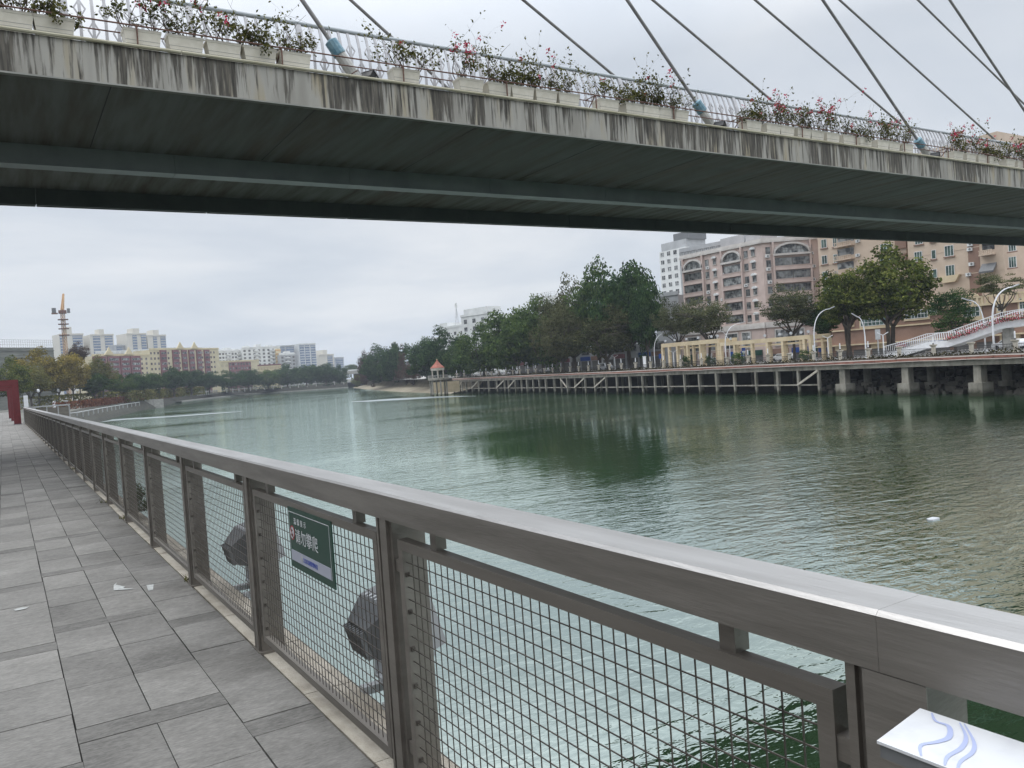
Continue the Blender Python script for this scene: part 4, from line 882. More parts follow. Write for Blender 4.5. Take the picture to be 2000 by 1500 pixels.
# red duct pair along the edge, pale conduit strands
duct = thing('red_duct', 'faded red cable duct running along the jetty edge', 'duct', (98.3, 47.1, 4.5))
ed = offset(JP, -.12)
def fine(path, step=3.0):
    out = []
    for a, b in zip(path[:-1], path[1:]):
        n = max(1, int(math.dist(a, b)/step)); out += [(a[0]+(b[0]-a[0])*i/n, a[1]+(b[1]-a[1])*i/n) for i in range(n)]
    return out + [path[-1]]
EP = fine(ed, 3.2)
for i, (a, b) in enumerate(zip(EP[:-1], EP[1:])):
    za, zb = rr.uniform(-.05, .05), rr.uniform(-.05, .05)
    mb = MB(); mb.bar((a[0], a[1], 4.72+za), (b[0]-(b[0]-a[0])*.03, b[1]-(b[1]-a[1])*.03, 4.72+zb), .16, .26); mb.build('duct_length', M['orange_pipe'], duct, world=True)
mb = MB(); mb.tube([(p[0]-.06, p[1], 4.90+rr.uniform(-.04, .05)) for p in EP], .055, 5); mb.build('conduit', M['pale_pipe'], duct, world=True)
mb = MB(); mb.tube([(p[0]-.10, p[1], 4.50+rr.uniform(-.06, .05)) for p in EP], .05, 5); mb.build('conduit', M['pale_pipe'], duct, world=True)
# weeds along the edge
def weeds(path, n, h, m, name, label, w=0.8, z=RD, leaf=.16, cat='weeds'):
    r = np.random.default_rng(n); pl = np.array(fine(path, 1.0)); k = r.integers(0, len(pl)-1, n); P2 = pl[k] + r.normal(size=(n, 2))*w*.4 + (pl[k+1]-pl[k])*r.random((n, 1))
    hh = np.abs(r.normal(size=n))*h*.55*(0.5+0.8*np.sin(k*.37)**2); P = np.stack([P2[:, 0], P2[:, 1], z+hh], 1)
    nn = r.normal(size=(n, 3)); nn /= np.linalg.norm(nn, axis=1)[:, None]; a = np.cross(nn, r.normal(size=(n, 3))); a /= np.linalg.norm(a, axis=1)[:, None]; b = np.cross(nn, a); s = leaf*r.uniform(.6, 1.5, (n, 1))
    vs = np.stack([P-a*s, P+b*s*.5, P+a*s, P-b*s*.5], 1).reshape(-1, 3); me = bpy.data.meshes.new(name)
    me.from_pydata(vs.tolist(), [], [(4*i, 4*i+1, 4*i+2, 4*i+3) for i in range(n)]); me.materials.append(m); return tag(link(name, me), label, cat, kind='stuff')
band(JP, .05, 1.3, RD-.005, RD+.10, 'soil_strip', M['soil'], jet)
weeds(offset(JP, .65), 8000, .5, L_WEED, 'edge_weeds', 'dry weeds and ground cover growing along the jetty edge')
# ------------------------------------------------------------------ balustrade with lamp tubes
BP = offset(JP, 1.6)
bal = thing('promenade_balustrade', 'stone posts with black iron panels and white lamp tubes along the jetty promenade', 'balustrade', (100, 47.1, RD))
POSTS = [891, 907, 922, 939, 950, 961, 975, 989, 1002, 1016, 1032, 1047, 1064, 1080, 1096, 1114, 1131, 1150, 1170, 1191, 1214, 1242, 1271, 1297, 1330, 1371, 1421, 1462, 1501, 1543, 1590, 1642, 1697, 1757, 1824, 1898, 1984, 2080]
mb = MB(); mb.box(-.24, .24, -.24, .24, 0, .16); mb.frustum(-.17, .17, -.17, .17, .1601, 1.25, .02, .02); mb.frustum(-.2, .2, -.2, .2, 1.2501, 1.46, .13, .13); mb.box(-.33, .33, -.33, .33, 1.4601, 1.56); bpost_me = mb.mesh('post', M['post_stone'])
mb = MB(); mb.lathe([(.08, 0), (.08, .82), (.05, .84)], 8); tube_me = mb.mesh('lamp_tube', M['lamp_white'])
mb = MB(); mb.lathe([(.11, 0), (.09, .16)], 8); base_me = mb.mesh('lamp_base', M['black'])
bp = []
for i, px in enumerate(POSTS):
    p, a = along(px, BP, RD); bp.append((p, a)); po = link('post', bpost_me, bal, Vector(p)-bal.location); po.rotation_euler = (0, 0, a)
    if i % 7 != 5 and px not in (1543, 1757, 1898): link('lamp_base', base_me, po, (0, 0, 1.56)); link('lamp_tube', tube_me, po, (0, 0, 1.72))
for (p, a), (q, b) in zip(bp[:-1], bp[1:]):
    p, q = Vector(p), Vector(q); d = (q-p).normalized(); p = p+d*.35; q = q-d*.35; L_ = (q-p).length; n = max(3, int(L_/.19)); mb = MB()
    z = Vector((0,0,1)); mb.bar(p+z*1.08, q+z*1.08, .05, .06); mb.bar(p+z*.15, q+z*.15, .04, .05); mb.bar(p+z*.78, q+z*.78, .03, .03)
    for k in range(n+1): r_ = p.lerp(q, k/n); mb.bar(r_+z*.15, r_+z*1.05, .026, .026)
    for k in range(int(n/5)):
        r_ = p.lerp(q, (k*5+2.5)/n); s_ = d*.3; mb.bar(r_-s_+z*.2, r_+s_+z*.75, .05, .03); mb.bar(r_+s_+z*.2, r_-s_+z*.75, .05, .03)
    mb.build('iron_panel', M['black'], bal, world=True)
# ------------------------------------------------------------------ pavilion
pv = at(855.5, 735, 252)
pav = thing('riverside_pavilion', 'small pavilion with a red pyramid roof on stilts at the jetty end', 'pavilion', (pv[0], pv[1], 0))
mb = MB(); mb.lathe([(2.55, 8.75), (2.3, 9.0), (1.35, 9.75), (.55, 10.6), (.12, 11.25), (.0, 11.3)], 6); mb.build('roof', M['roof_red'], pav)
mb = MB(); mb.lathe([(.10, 11.2), (.22, 11.35), (.08, 11.55)], 8); mb.build('finial', M['cream_stone'], pav)
mb = MB(); mb.lathe([(2.2, 7.95), (2.35, 8.0), (2.4, 8.74)], 6); mb.build('entablature', M['post_stone'], pav)
for k in range(6):
    a = k*math.pi/3; mb = MB(); mb.lathe([(.2, 5.65), (.17, 5.9), (.17, 7.7), (.22, 7.949)], 8, 1.95*math.cos(a), 1.95*math.sin(a)); mb.build('column', M['post_stone'], pav)
mb = MB(); mb.lathe([(3.3, 4.9), (3.4, 5.1), (3.4, 5.6), (2.4, 5.64)], 8); mb.build('platform', M['pile'], pav)
mb = MB()
for k in range(24):
    a = k*math.pi/12; mb.box(3.1*math.cos(a)-.06, 3.1*math.cos(a)+.06, 3.1*math.sin(a)-.06, 3.1*math.sin(a)+.06, 5.63, 6.4)
for k in range(24):
    a, b = k*math.pi/12, (k+1)*math.pi/12; mb.bar((3.1*math.cos(a), 3.1*math.sin(a), 6.45), (3.1*math.cos(b), 3.1*math.sin(b), 6.45), .14, .12)
mb.build('balustrade', M['concrete'], pav)
for k in range(6):
    a = k*math.pi/3+.3; mb = MB(); mb.box(2.6*math.cos(a)-.2, 2.6*math.cos(a)+.2, 2.6*math.sin(a)-.2, 2.6*math.sin(a)+.2, -.8, 4.91); mb.build('stilt', M['pile'], pav)
bw = at(878, 758, 258); mb = MB(); mb.box(-4.2, 4.2, -.3, .3, .8, 4.2); o = mb.build('boundary_wall', M['cream_stone']); o.location = (bw[0], bw[1]+2, 0); o.rotation_euler = (0, 0, -.5); tag(o, 'short cream block wall below the jetty beside the pavilion', 'wall')
# ------------------------------------------------------------------ pergola
PGP, PGB = offset(JP, 6.0), offset(JP, 10.0)
pg = thing('cream_pergola', 'long cream stone pergola with square columns behind the balustrade', 'pergola', (110, 110, RD))
def pbuild(mb, n): return mb.build(n, M['cream_stone'], pg, world=True)
for run, (x0, x1, ztop, bt, cols) in enumerate([(1296, 1408, 10.05, .8, [1297, 1310, 1326, 1346, 1371, 1407]), (1410, 1587, 9.3, .68, [1411, 1438, 1472, 1502, 1532, 1574, 1586])]):
    a, _ = along(x0, PGP, RD); b, _ = along(x1, PGP, RD); a2, _ = along(x0, PGB, RD); b2, _ = along(x1, PGB, RD)
    A, B = Vector(a), Vector(b); d = (B-A).normalized(); nn = Vector((-d.y, d.x, 0)); nn = nn if nn.x > 0 else -nn
    for off in (0, 4.0):
        mb = MB(); z = Vector((0, 0, ztop-RD-bt/2)); mb.bar(A+nn*off+z, B+nn*off+z, .5, bt); pbuild(mb, 'beam')
    mb = MB(); z = Vector((0, 0, ztop-RD-bt-.45)); mb.bar(A+nn*4+z, B+nn*4+z, .3, .3); pbuild(mb, 'beam')
    for cx in cols:
        c_, _ = along(cx, PGP, RD); 
        for off in (0, 4.0):
            p = Vector(c_)+nn*off; mb = MB(); mb.bar(p, p+Vector((0, 0, ztop-RD-bt-.002)), .52, .52, up=d); col = pbuild(mb, 'column')
            mb = MB()
            for zz in (1.0, 1.9, 2.8): mb.bar(p+Vector((0,0,zz)), p+Vector((0,0,zz+.03)), .535, .535, up=d)
            mb.build('joint_line', M['pile'], col); [setattr(v, 'co', v.co - pg.location) for v in col.children[0].data.vertices]
        p = Vector(c_); mb = MB(); mb.bar(p+nn*.26+Vector((0,0,ztop-RD-bt*.55)), p+nn*3.74+Vector((0,0,ztop-RD-bt*.55)), .35, bt*.8); pbuild(mb, 'cross_beam')
    for k, cx in enumerate([1304, 1322, 1345, 1368, 1394, 1406] if run == 0 else [1431, 1467, 1498, 1527, 1549, 1569, 1583]):
        c_, _ = along(cx, PGP, RD); p = Vector(c_)+Vector((0, 0, ztop-RD)); mb = MB()
        mb.bar(p, p+Vector((0,0,.3)), .08, .08); mb.v += []; sp = MB(); sp.tube([p+Vector((-.24,-.1,.52)), p+Vector((-.15,-.06,.5)), p+Vector((.18,.06,.4))], [.26, .24, .10], 10); s_ = sp.build('spotlight', M['mid_grey'], pg, world=True); mb.build('spotlight_stem', M['dark_grey'], pg, world=True)
# ------------------------------------------------------------------ trimmed bushes
for i, (px, o_, w, lb) in enumerate([(1340, 4.2, 2.4, 'trimmed round green bush under the left bay of the pergola'), (1387, 4.2, 2.2, 'dark trimmed bush under the third bay of the pergola'), (1441, 3.6, 3.6, 'widest trimmed green bush in front of the lower pergola run'), (1577, 4.0, 3.0, 'trimmed bush at the right end of the pergola')]):
    p, _ = along(px, offset(JP, o_), RD); o = link('trimmed_bush', crown('bush', [L_MID, L_DARK, L_MID, L_DARK][i], i % 2)); o.location = (p[0], p[1], RD+.95); o.scale = (w*.5, w*.5, 1.15); tag(o, lb, 'bush', 'trimmed bushes by the pergola')
# ------------------------------------------------------------------ street lamps
def arc_lamp(pxb, pxt, yt, off, label, r=.09):
    B, _ = along(pxb, offset(JP, off), RD); d = proj(B)[2]; T = at(pxt, yt, d)
    t = thing('street_lamp', label, 'street lamp', B, 0, 'curved street lamps on the right bank'); tip = Vector(T)-Vector(B); H = tip.z
    P = [Vector((0,0,0)), Vector((0,0,H*.3)), Vector((0,0,H*.52))]
    c0, c1, c2 = Vector((0,0,H*.52)), Vector((tip.x*.08, tip.y*.08, H*.98)), tip
    P += [c0*(1-s)**2 + c1*2*s*(1-s) + c2*s*s for s in [k/9 for k in range(1, 10)]]
    mb = MB(); mb.tube(P, [r*1.25, r*1.1, r] + [r*(1-.45*k/9) for k in range(1, 10)], 8); mb.build('pole', M['white_paint'], t, smooth=True)
    dd = Vector((tip.x, tip.y, tip.z*.12)).normalized(); mb = MB(); mb.bar(tip-dd*.1, tip+dd*.85, .32, .12); mb.build('lamp_head', M['mid_grey'], t)
    mb = MB(); mb.box(-.2, .2, -.2, .2, -.01, .25); mb.build('base', M['white_paint'], t)
arc_lamp(1419, 1447, 631, 3.2, 'white curved street lamp rising through the middle of the pergola')
arc_lamp(1593, 1620, 603, 3.5, 'white curved street lamp at the right end of the pergola')
arc_lamp(1692, 1673, 618, 6.0, 'white curved street lamp leaning left under the big olive tree')
arc_lamp(1942, 1978, 560, 9.0, 'tallest white curved street lamp behind the white ramp', .12)
arc_lamp(1280, 1300, 650, 9.0, 'slim curved street lamp left of the pergola')
arc_lamp(1925, 1890, 586, 16.0, 'curved street lamp leaning left beside the dark round tree')
arc_lamp(1427, 1400, 645, 14.0, 'curved street lamp leaning left behind the pergola step')
def twin_lamp(px, yt, off, label):
    B, _ = along(px, offset(JP, off), RD); H = at(px, yt, proj(B)[2])[2]-RD
    t = thing('twin_arm_lamp', label, 'street lamp', B, 0, 'twin-arm lamps on the promenade')
    mb = MB(); mb.bar((0,0,0), (0,0,H-.35), .11, .11); mb.build('pole', M['white_paint'], t)
    for s in (-1, 1): mb = MB(); mb.bar((0, 0, H-.42), (s*.8*_cy, -s*.8*_sy, H), .12, .08); mb.build('lamp_arm', M['white_paint'], t)
twin_lamp(1619, 655, 6, 'white twin-arm lamp in front of the blue shop left of the big olive tree')
twin_lamp(1202, 694, 5, 'white twin-arm lamp beside the white van')
twin_lamp(1727, 649, 7, 'white twin-arm lamp by the grey road sign')
twin_lamp(1317, 684, 5, 'pale twin-arm lamp inside the left bay of the pergola')
# ------------------------------------------------------------------ road signs, pillar
def board_sign(name, px, y0, y1, wpx, off, m, label, poles=1):
    B, _ = along(px, offset(JP, off), RD); d = proj(B)[2]; z1 = at(px, y0, d)[2]-RD; z0 = at(px, y1, d)[2]-RD; w = wpx/F_PX*d/2
    t = thing(name, label, 'sign', B, -YAW); mb = MB(); mb.box(-w, w, -.05, 0, z0, z1); mb.build('board', m, t)
    mb = MB(); mb.box(-.06, .06, .001, .12, 0, z1-.05); mb.build('pole', M['mid_grey'], t); return t, w, z0, z1
board_sign('road_sign', 1717, 643, 663, 10, 8, M['mid_grey'], 'grey rectangular sign board on a post under the olive trees')
board_sign('blue_notice', 1291, 691, 700, 6, 8, M['blue_sign'], 'small blue notice board left of the pergola')
t, w, z0, z1 = board_sign('traffic_sign', 1454, 679, 685, 7, 7, M['blue_sign'], 'small blue board over a white triangle sign behind the lower pergola')
mb = MB(); mb.slab([(-w*1.1, z0-.05), (0, z0-.75), (w*1.1, z0-.05)], -.052, -.01); mb.build('triangle_plate', M['sign_white'], t)
p, _ = along(1260, offset(JP, 3.0), RD); t = thing('white_pillar', 'plain white pillar standing behind the balustrade left of the pergola', 'pillar', p); mb = MB(); mb.lathe([(.42, 0), (.42, .2), (.34, .22), (.34, 2.6), (.4, 2.62), (.4, 2.75)], 12); mb.build('shaft', M['lamp_white'], t)
# ------------------------------------------------------------------ cars
def car(px, off, rz, label, m, van=False):
    B, a = along(px, offset(JP, off), RD); t = thing('parked_car', label, 'car', (B[0], B[1], RD+.004), a+rz, 'cars on the riverside road')
    L_, H = 4.4, (1.85 if van else 1.45)
    prof = [(-2.2, .35), (2.2, .35), (2.2, .75), (2.05, .92), (1.15, 1.0), (.55, H-.03), (.3, H), (-1.5, H), (-1.75, H-.06), (-2.15, 1.0)] if not van else [(-2.2, .35), (2.2, .35), (2.2, .8), (2.0, 1.0), (1.45, 1.1), (.95, H-.03), (.7, H), (-2.1, H), (-2.2, H-.1)]
    mb = MB(); mb.slab(prof, -.85, .85); mb.build('body', m, t)
    mb = MB()
    for sy in (-.852, .848): mb.slab([(1.0, 1.02), (.5, H-.12), (-1.5, H-.12), (-1.85, 1.02)], sy, sy+.004)
    mb.build('side_window', M['glass'], t)
    mb = MB(); mb.add([(1.16, -.75, 1.02), (1.16, .75, 1.02), (.6, .68, H-.06), (.6, -.68, H-.06)] if not van else [(1.47, -.75, 1.12), (1.47, .75, 1.12), (1.0, .7, H-.06), (1.0, -.7, H-.06)], [(0,1,2,3)]); mb.build('windscreen', M['glass'], t)
    for wx in (-1.35, 1.35):
        for wy in (-.78, .78):
            mb = MB(); n = 14; vs = [(wx+.33*math.cos(2*math.pi*k/n), wy+s*.1, .33+.33*math.sin(2*math.pi*k/n)) for s in (-1, 1) for k in range(n)]
            mb.add(vs, [tuple(range(n)), tuple(range(2*n-1, n-1, -1))]+[((k+1) % n, k, n+k, n+(k+1) % n) for k in range(n)]); mb.build('wheel', M['tyre'], t)
car(1184, 12, math.pi, 'white van parked behind the balustrade under the tall grove', M['car_white'], True)
car(1529, 17, 0, 'white car behind the right half of the lower pergola run', M['car_white'])
car(1395, 17, math.pi, 'white car seen through the left pergola bays', M['car_white'])
car(1972, 22, 0, 'white car passing behind the balustrade under the white ramp', M['car_white'])
car(1064, 16, 0, 'small white car under the green spreading trees', M['car_white'])
# ------------------------------------------------------------------ facades
class Fac:
    """A wall plane: u runs along it, y is depth behind it, z is height."""
    def __init__(s, root, P0, P1):
        s.root = root; s.P0 = np.array(P0[:2], float); s.P1 = np.array(P1[:2], float); d = s.P1-s.P0; s.L = np.linalg.norm(d); s.d = d/s.L; s.n = np.array([-s.d[1], s.d[0]])
        v = s.P0 - O3[:2]
        if s.n @ v < 0: s.n = -s.n
        s.ang = math.atan2(s.d[1], s.d[0]); s.flip = (s.d[0]*s.n[1]-s.d[1]*s.n[0]) < 0
    def pt(s, u, y, z): p = s.P0 + s.d*u + s.n*y; return (p[0], p[1], z)
    def uz(s, px, py):
        r = ray(px, py); n = s.n; t = (n @ (s.P0-O3[:2]))/(n @ r[:2]); p = O3 + r*t; return (p[:2]-s.P0) @ s.d, p[2]
    def box(s, mb, u0, u1, y0, y1, z0, z1, mi=0):
        vs = [s.pt(u, y, z) for z in (z0, z1) for u, y in ((u0, y0), (u1, y0), (u1, y1), (u0, y1))]
        return mb.add(vs, [(3,2,1,0),(4,5,6,7),(0,1,5,4),(1,2,6,5),(2,3,7,6),(3,0,4,7)], mi)
    def slab(s, mb, poly, y0, y1):
        n = len(poly); vs = [s.pt(u, y0, z) for u, z in poly] + [s.pt(u, y1, z) for u, z in poly]
        return mb.add(vs, [tuple(range(n)), tuple(range(2*n-1, n-1, -1))] + [((i+1) % n, i, n+i, n+(i+1) % n) for i in range(n)])
    def done(s, mb, name, m, parent=None):
        o = mb.build(name, m, parent or s.root, world=False); 
        off = s.root.location
        for v in o.data.vertices: v.co = v.co - off
        return o
WIN = {}
def window(F, u0, u1, z0, z1, fm='frame_dark', gm='glass', nv=1, nh=0, out=0.06, parent=None, pane=True):
    w, h = u1-u0, z1-z0; key = (round(w, 1), round(h, 1), fm, gm, nv, nh)
    if key not in WIN:
        W_, H_ = key[0], key[1]; b = .07; mb = MB()
        mb.box(0, W_, -.06, .02, 0, b); mb.box(0, W_, -.06, .02, H_-b, H_); mb.box(0, b, -.058, .02, b, H_-b); mb.box(W_-b, W_, -.058, .02, b, H_-b)
        for i in range(nv): x = W_*(i+1)/(nv+1); mb.box(x-.03, x+.03, -.05, .02, b, H_-b)
        for i in range(nh): z = H_*(i+1)/(nh+1); mb.box(b, W_-b, -.048, .02, z-.03, z+.03)
        p = MB(); p.box(.02, W_-.02, -.03, .01, .02, H_-.02); WIN[key] = (mb.mesh('window', M[fm]), p.mesh('pane', M[gm]))
    me, pm_ = WIN[key]; base = F.pt(u1 if F.flip else u0, -out+.03, z0); o = link('window', me, parent or F.root, Vector(base)-F.root.location)
    o.rotation_euler = (0, 0, F.ang + (math.pi if F.flip else 0))
    if pane: link('pane', pm_, o)
    return o
AC_ME = []
def aircon(F, u, z, y=-.05):
    if not AC_ME:
        mb = MB(); mb.box(-.42, .42, -.34, 0, 0, .58); mb.lathe([(.0, 0), (.01, .001)], 3); n = 14
        fan = [(.1+.22*math.cos(2*math.pi*k/n), -.345, .29+.22*math.sin(2*math.pi*k/n)) for k in range(n)]; mb.add(fan, [tuple(range(n))], 1)
        mb.box(-.35, -.3, -.34, 0, -.08, 0, 1); mb.box(.3, .35, -.34, 0, -.08, 0, 1); AC_ME.append(mb.mesh('air_conditioner', [M['white_wall'], M['dark_grey']]))
    o = link('air_conditioner', AC_ME[0], F.root, Vector(F.pt(u, y, z))-F.root.location); o.rotation_euler = (0, 0, F.ang+(math.pi if F.flip else 0)); return o
def body(root, F, depth, z0, z1, m, name='wall', u0=0.0, u1=None, y0=0.0):
    mb = MB(); F.box(mb, u0, F.L if u1 is None else u1, y0, depth, z0, z1); return F.done(mb, name, m)

# ------------------------------------------------------------------ pink corner flats
c0 = on_x(1330, 503, 140); c1 = on_x(1487, 462, 140); c2 = on_x(1600, 462, 150.5)
pk = thing('pink_apartment_block', 'pink tiled apartment block with white arched gables and glazed balconies', 'building', (140, c1[1], RD))
FA = Fac(pk, c0, c1); FB = Fac(pk, c1, c2)
ZR = 31.0
mb = MB(); back = FB.pt(FB.L, 16, 0); bl = FA.pt(0, 18, 0)
poly = [tuple(c0[:2]), tuple(c1[:2]), tuple(c2[:2]), back[:2], bl[:2]]
ar = sum(poly[i][0]*poly[(i+1) % 5][1]-poly[(i+1) % 5][0]*poly[i][1] for i in range(5)); poly = poly if ar > 0 else poly[::-1]
mb.prism(poly, RD-.1, ZR); FA.done(mb, 'wall', M['pink'])
for F in (FA, FB):
    mb = MB(); F.box(mb, -.35, F.L+.3, -.45, -.002, ZR-.75, ZR-.3); F.box(mb, -.25, F.L+.2, -.25, .3, ZR-.2995, ZR+.25); F.done(mb, 'cornice', M['pink_trim'])
    mb = MB(); F.box(mb, -.5, F.L+.6, -1.4, -.003, RD, 12.6); F.done(mb, 'podium', M['pink'])
    mb = MB(); F.box(mb, -.7, F.L+.8, -1.75, -1.402, 12.0, 12.85); F.box(mb, -.6, F.L+.7, -1.55, -.004, 12.8505, 13.2); F.done(mb, 'podium_cornice', M['pink_trim'])
def u_of(F, px, py): return F.uz(px, py)[0]
def zx(x): return x/4.1675+1250
FH = 2.82
def arch(F, ua, ub, z, rise, m=M['pink_trim'], th=.4):
    n = 10; o_, i_ = [], []
    for k in range(n+1):
        a = math.pi*k/n; o_.append(((ua+ub)/2-(ub-ua)/2*1.03*math.cos(a), z+rise*math.sin(a))); i_.append(((ua+ub)/2-((ub-ua)/2-th)*math.cos(a), z+(rise-th)*math.sin(a)))
    for k in range(n):
        mb_.append(0); F.slab(mb, [o_[k], i_[k], i_[k+1], o_[k+1]] if not F.flip else [o_[k+1], i_[k+1], i_[k], o_[k]], -.55, -.06)
for F, a, b, rows, ztop in [(FA, zx(368), zx(515), 6, 0), (FA, zx(685), zx(835), 6, .55), (FB, zx(1100), zx(1385), 6, .9)]:
    yref = 540; ua, ub = sorted((u_of(F, a, yref), u_of(F, b, yref))); z = ZR-3.55+ztop*.3
    # pilasters beside the bay
    mb = MB(); F.box(mb, ua-.45, ua-.02, -.55, -.002, 13.2, ZR-.76); F.box(mb, ub+.02, ub+.45, -.55, -.002, 13.2, ZR-.76); F.done(mb, 'pilaster', M['pink'])
    mb = MB(); mb_ = []; arch(F, ua-.3, ub+.3, z, 2.35); F.done(mb, 'arch', M['pink_trim'])
    n = 12; mb = MB(); pts = [((ua+ub)/2-(ub-ua)/2*math.cos(math.pi*k/n), z+1.95*math.sin(math.pi*k/n)) for k in range(n+1)]
    F.slab(mb, pts if F.flip else pts[::-1], -.045, -.002); g = F.done(mb, 'gable_window', M['glass'])
    mb = MB()
    for k in range(1, 9):
        u = ua+(ub-ua)*k/9; F.box(mb, u-.035, u+.035, -.1, -.046, z, z+1.9*math.sqrt(max(0, 1-((k/9-.5)*2)**2)))
    F.box(mb, ua, ub, -.1, -.0461, z+.75, z+.82); F.done(mb, 'mullion', M['frame_dark'], g)
    mb = MB(); F.box(mb, ua-.3, ub+.3, -.7, -.003, z-.45, z-.02); F.done(mb, 'sill_band', M['pink_trim'])
    for r_ in range(1, rows):
        zz = z - r_*FH
        mb = MB(); F.box(mb, ua, ub, -.6, -.004, zz-.75, zz+.1); F.box(mb, ua-.06, ub+.06, -.68, -.005, zz+.101, zz+.2); F.done(mb, 'balcony', M['pink'])
        nb = 2 if F is FB else 1
        for q in range(nb):
            w0 = ua+(ub-ua)*q/nb+.05; w1 = ua+(ub-ua)*(q+1)/nb-.05; window(F, w0, w1, zz+.2, zz+1.85, nv=7 if nb == 1 else 5, nh=1, out=.12+.12*((r_*7+q*3) % 3))
def small(F, cx, w, h, rows, z, awn, fm='frame_dark', gm='glass', seed=0):
    r = random.Random(seed); u = u_of(F, zx(cx), 540)
    for r_ in range(rows):
        zz = z-r_*FH; window(F, u-w/2, u+w/2, zz, zz+h, fm, gm)
        mb = MB(); F.box(mb, u-w/2-.15, u+w/2+.15, -.16, -.003, zz-.16, zz-.02); F.done(mb, 'window_sill', M['pink_trim'])
        if awn:
            mb = MB(); n = 8; pts = [(u-(w/2+.2)*math.cos(math.pi*k/n), zz+h+.05+.55*math.sin(math.pi*k/n)) for k in range(n+1)]; F.slab(mb, pts if F.flip else pts[::-1], -.45, -.004); F.done(mb, 'awning', M['white_wall'])
        elif r.random() < .6: aircon(F, u+r.uniform(-.3, .4), zz-.75)
small(FA, 552, 1.15, 1.5, 6, ZR-3.4, False, seed=1); small(FA, 615, .95, 1.25, 6, ZR-3.3, True); small(FA, 872, 1.1, 1.5, 6, ZR-3.2, False, seed=2); small(FA, 932, 1.0, 1.3, 6, ZR-3.1, True)
small(FB, 1052, .95, 1.5, 6, ZR-3.2, False, seed=4); small(FB, 1404, .5, 1.4, 6, ZR-3.2, False, seed=9); small(FA, 674, .35, .9, 5, ZR-5.5, False, seed=12)
for F, a, b in ((FA, 735, 830), (FA, 872, 935), (FB, 1085, 1310), (FA, 600, 660), (FA, 430, 520)):
    ua, ub = sorted((u_of(F, zx(a), 645), u_of(F, zx(b), 645))); mb = MB(); F.box(mb, ua-.25, ub+.25, -1.62, -1.401, 7.9, 11.6); F.done(mb, 'window_surround', M['pink_trim'])
    mb = MB(); F.box(mb, ua, ub, -1.66, -1.621, 8.15, 11.35); o = F.done(mb, 'podium_window', M['glass']); mb = MB()
    for k in range(1, 4): u = ua+(ub-ua)*k/4; F.box(mb, u-.05, u+.05, -1.70, -1.661, 8.15, 11.35)
    F.done(mb, 'mullion', M['frame_dark'], o)
for F, n_ in ((FA, 5), (FB, 3)):
    for k in range(n_):
        mb = MB(); ua = F.L*(k+.08)/n_; ub = F.L*(k+.92)/n_; F.box(mb, ua, ub, -1.46, -1.401, RD, 7.4); o = F.done(mb, 'shop_front', M['frame_dark']); mb = MB(); F.box(mb, ua, ub, -1.8, -1.461, 6.3, 7.4); F.done(mb, 'shop_sign', [M['blue_sign'], M['green_sign'], M['white_wall'], M['tan_dark']][(k+n_) % 4], o)
mb = MB(); F = FA; F.box(mb, 10, 17, 3, 9, ZR, ZR+2.6); F.box(mb, 18, 22, 2.5, 8, ZR, ZR+1.8); F.done(mb, 'roof_house', M['grey_wall'])
# ------------------------------------------------------------------ tan flats
def flats(name, label, px0, px1, X, ztop, depth, zlow=RD):
    a, b = on_x(px0, 520, X), on_x(px1, 520, X); t = thing(name, label, 'building', (X, b[1], RD)); return t, Fac(t, a, b)
tf, F1 = flats('tan_apartment_block', 'tan tiled flats with green glass windows behind the big olive tree', 1600, 1772, 147, 0, 18)
body(tf, F1, 18, RD-.1, 41, M['tan_wall'])
def zz8(x, y): return x/4.1675+1600, y/4.1675+440
def wpx(F, x, y, w, h, gm='glass_green', fm='frame_white', nv=1, sill=True):
    u, z = F.uz(*zz8(x, y)); window(F, u-w/2, u+w/2, z-h/2, z+h/2, fm, gm, nv=nv)
    if sill: mb = MB(); F.box(mb, u-w/2-.2, u+w/2+.2, -.28, -.002, z-h/2-.22, z-h/2-.02); F.done(mb, 'window_sill', M['tan_dark'])
for F, xs, ys in ((F1, [(40, 1.35), (128, .9)], [150, 282, 412]), ):
    for x, w in xs:
        for y in ys+[540, 18]: wpx(F, x+(y-150)*.04, y-(10 if x > 100 else 0), w, 1.75)
for y in (180, 290, 405): 
    for dx, w in ((525, 1.4), (575, 1.1)): wpx(F1, dx, y+5, w, 1.6)
for k, y in enumerate((165, 275, 385, 60)):
    u0, z = F1.uz(*zz8(150, y)); u1, _ = F1.uz(*zz8(290, y)); u0, u1 = sorted((u0, u1))
    mb = MB(); F1.box(mb, u0, u1, -1.3, -.002, z-.55, z-.35); 
    for q in range(9): u = u0+(u1-u0)*(q+.5)/9; F1.box(mb, u-.07, u+.07, -1.28, -1.16, z-.35, z+.3)
    F1.box(mb, u0, u1, -1.3, -1.12, z+.3, z+.42); F1.done(mb, 'balcony', M['tan_wall'])
    mb = MB(); F1.box(mb, u0+.1, u1-.1, -.05, -.003, z+.42, z+1.9); o = F1.done(mb, 'balcony_glazing', M['glass'])
    u0, _ = F1.uz(*zz8(635, y)); u1, _ = F1.uz(*zz8(725, y)); u0, u1 = sorted((u0, u1)); mb = MB(); F1.box(mb, u0, u1, -.5, -.004, z-.1, z+1.6); F1.done(mb, 'window_cage', M['tan_dark'])
for y in (140, 255, 370, 480):
    u, z = F1.uz(*zz8(320, y)); aircon(F1, u, z)
for z in (14.6, 17.7, 20.8, 24):
    mb = MB(); F1.box(mb, -.03, F1.L+.02, -.05, -.001, z, z+.12); F1.done(mb, 'string_course', M['tan_wall'])
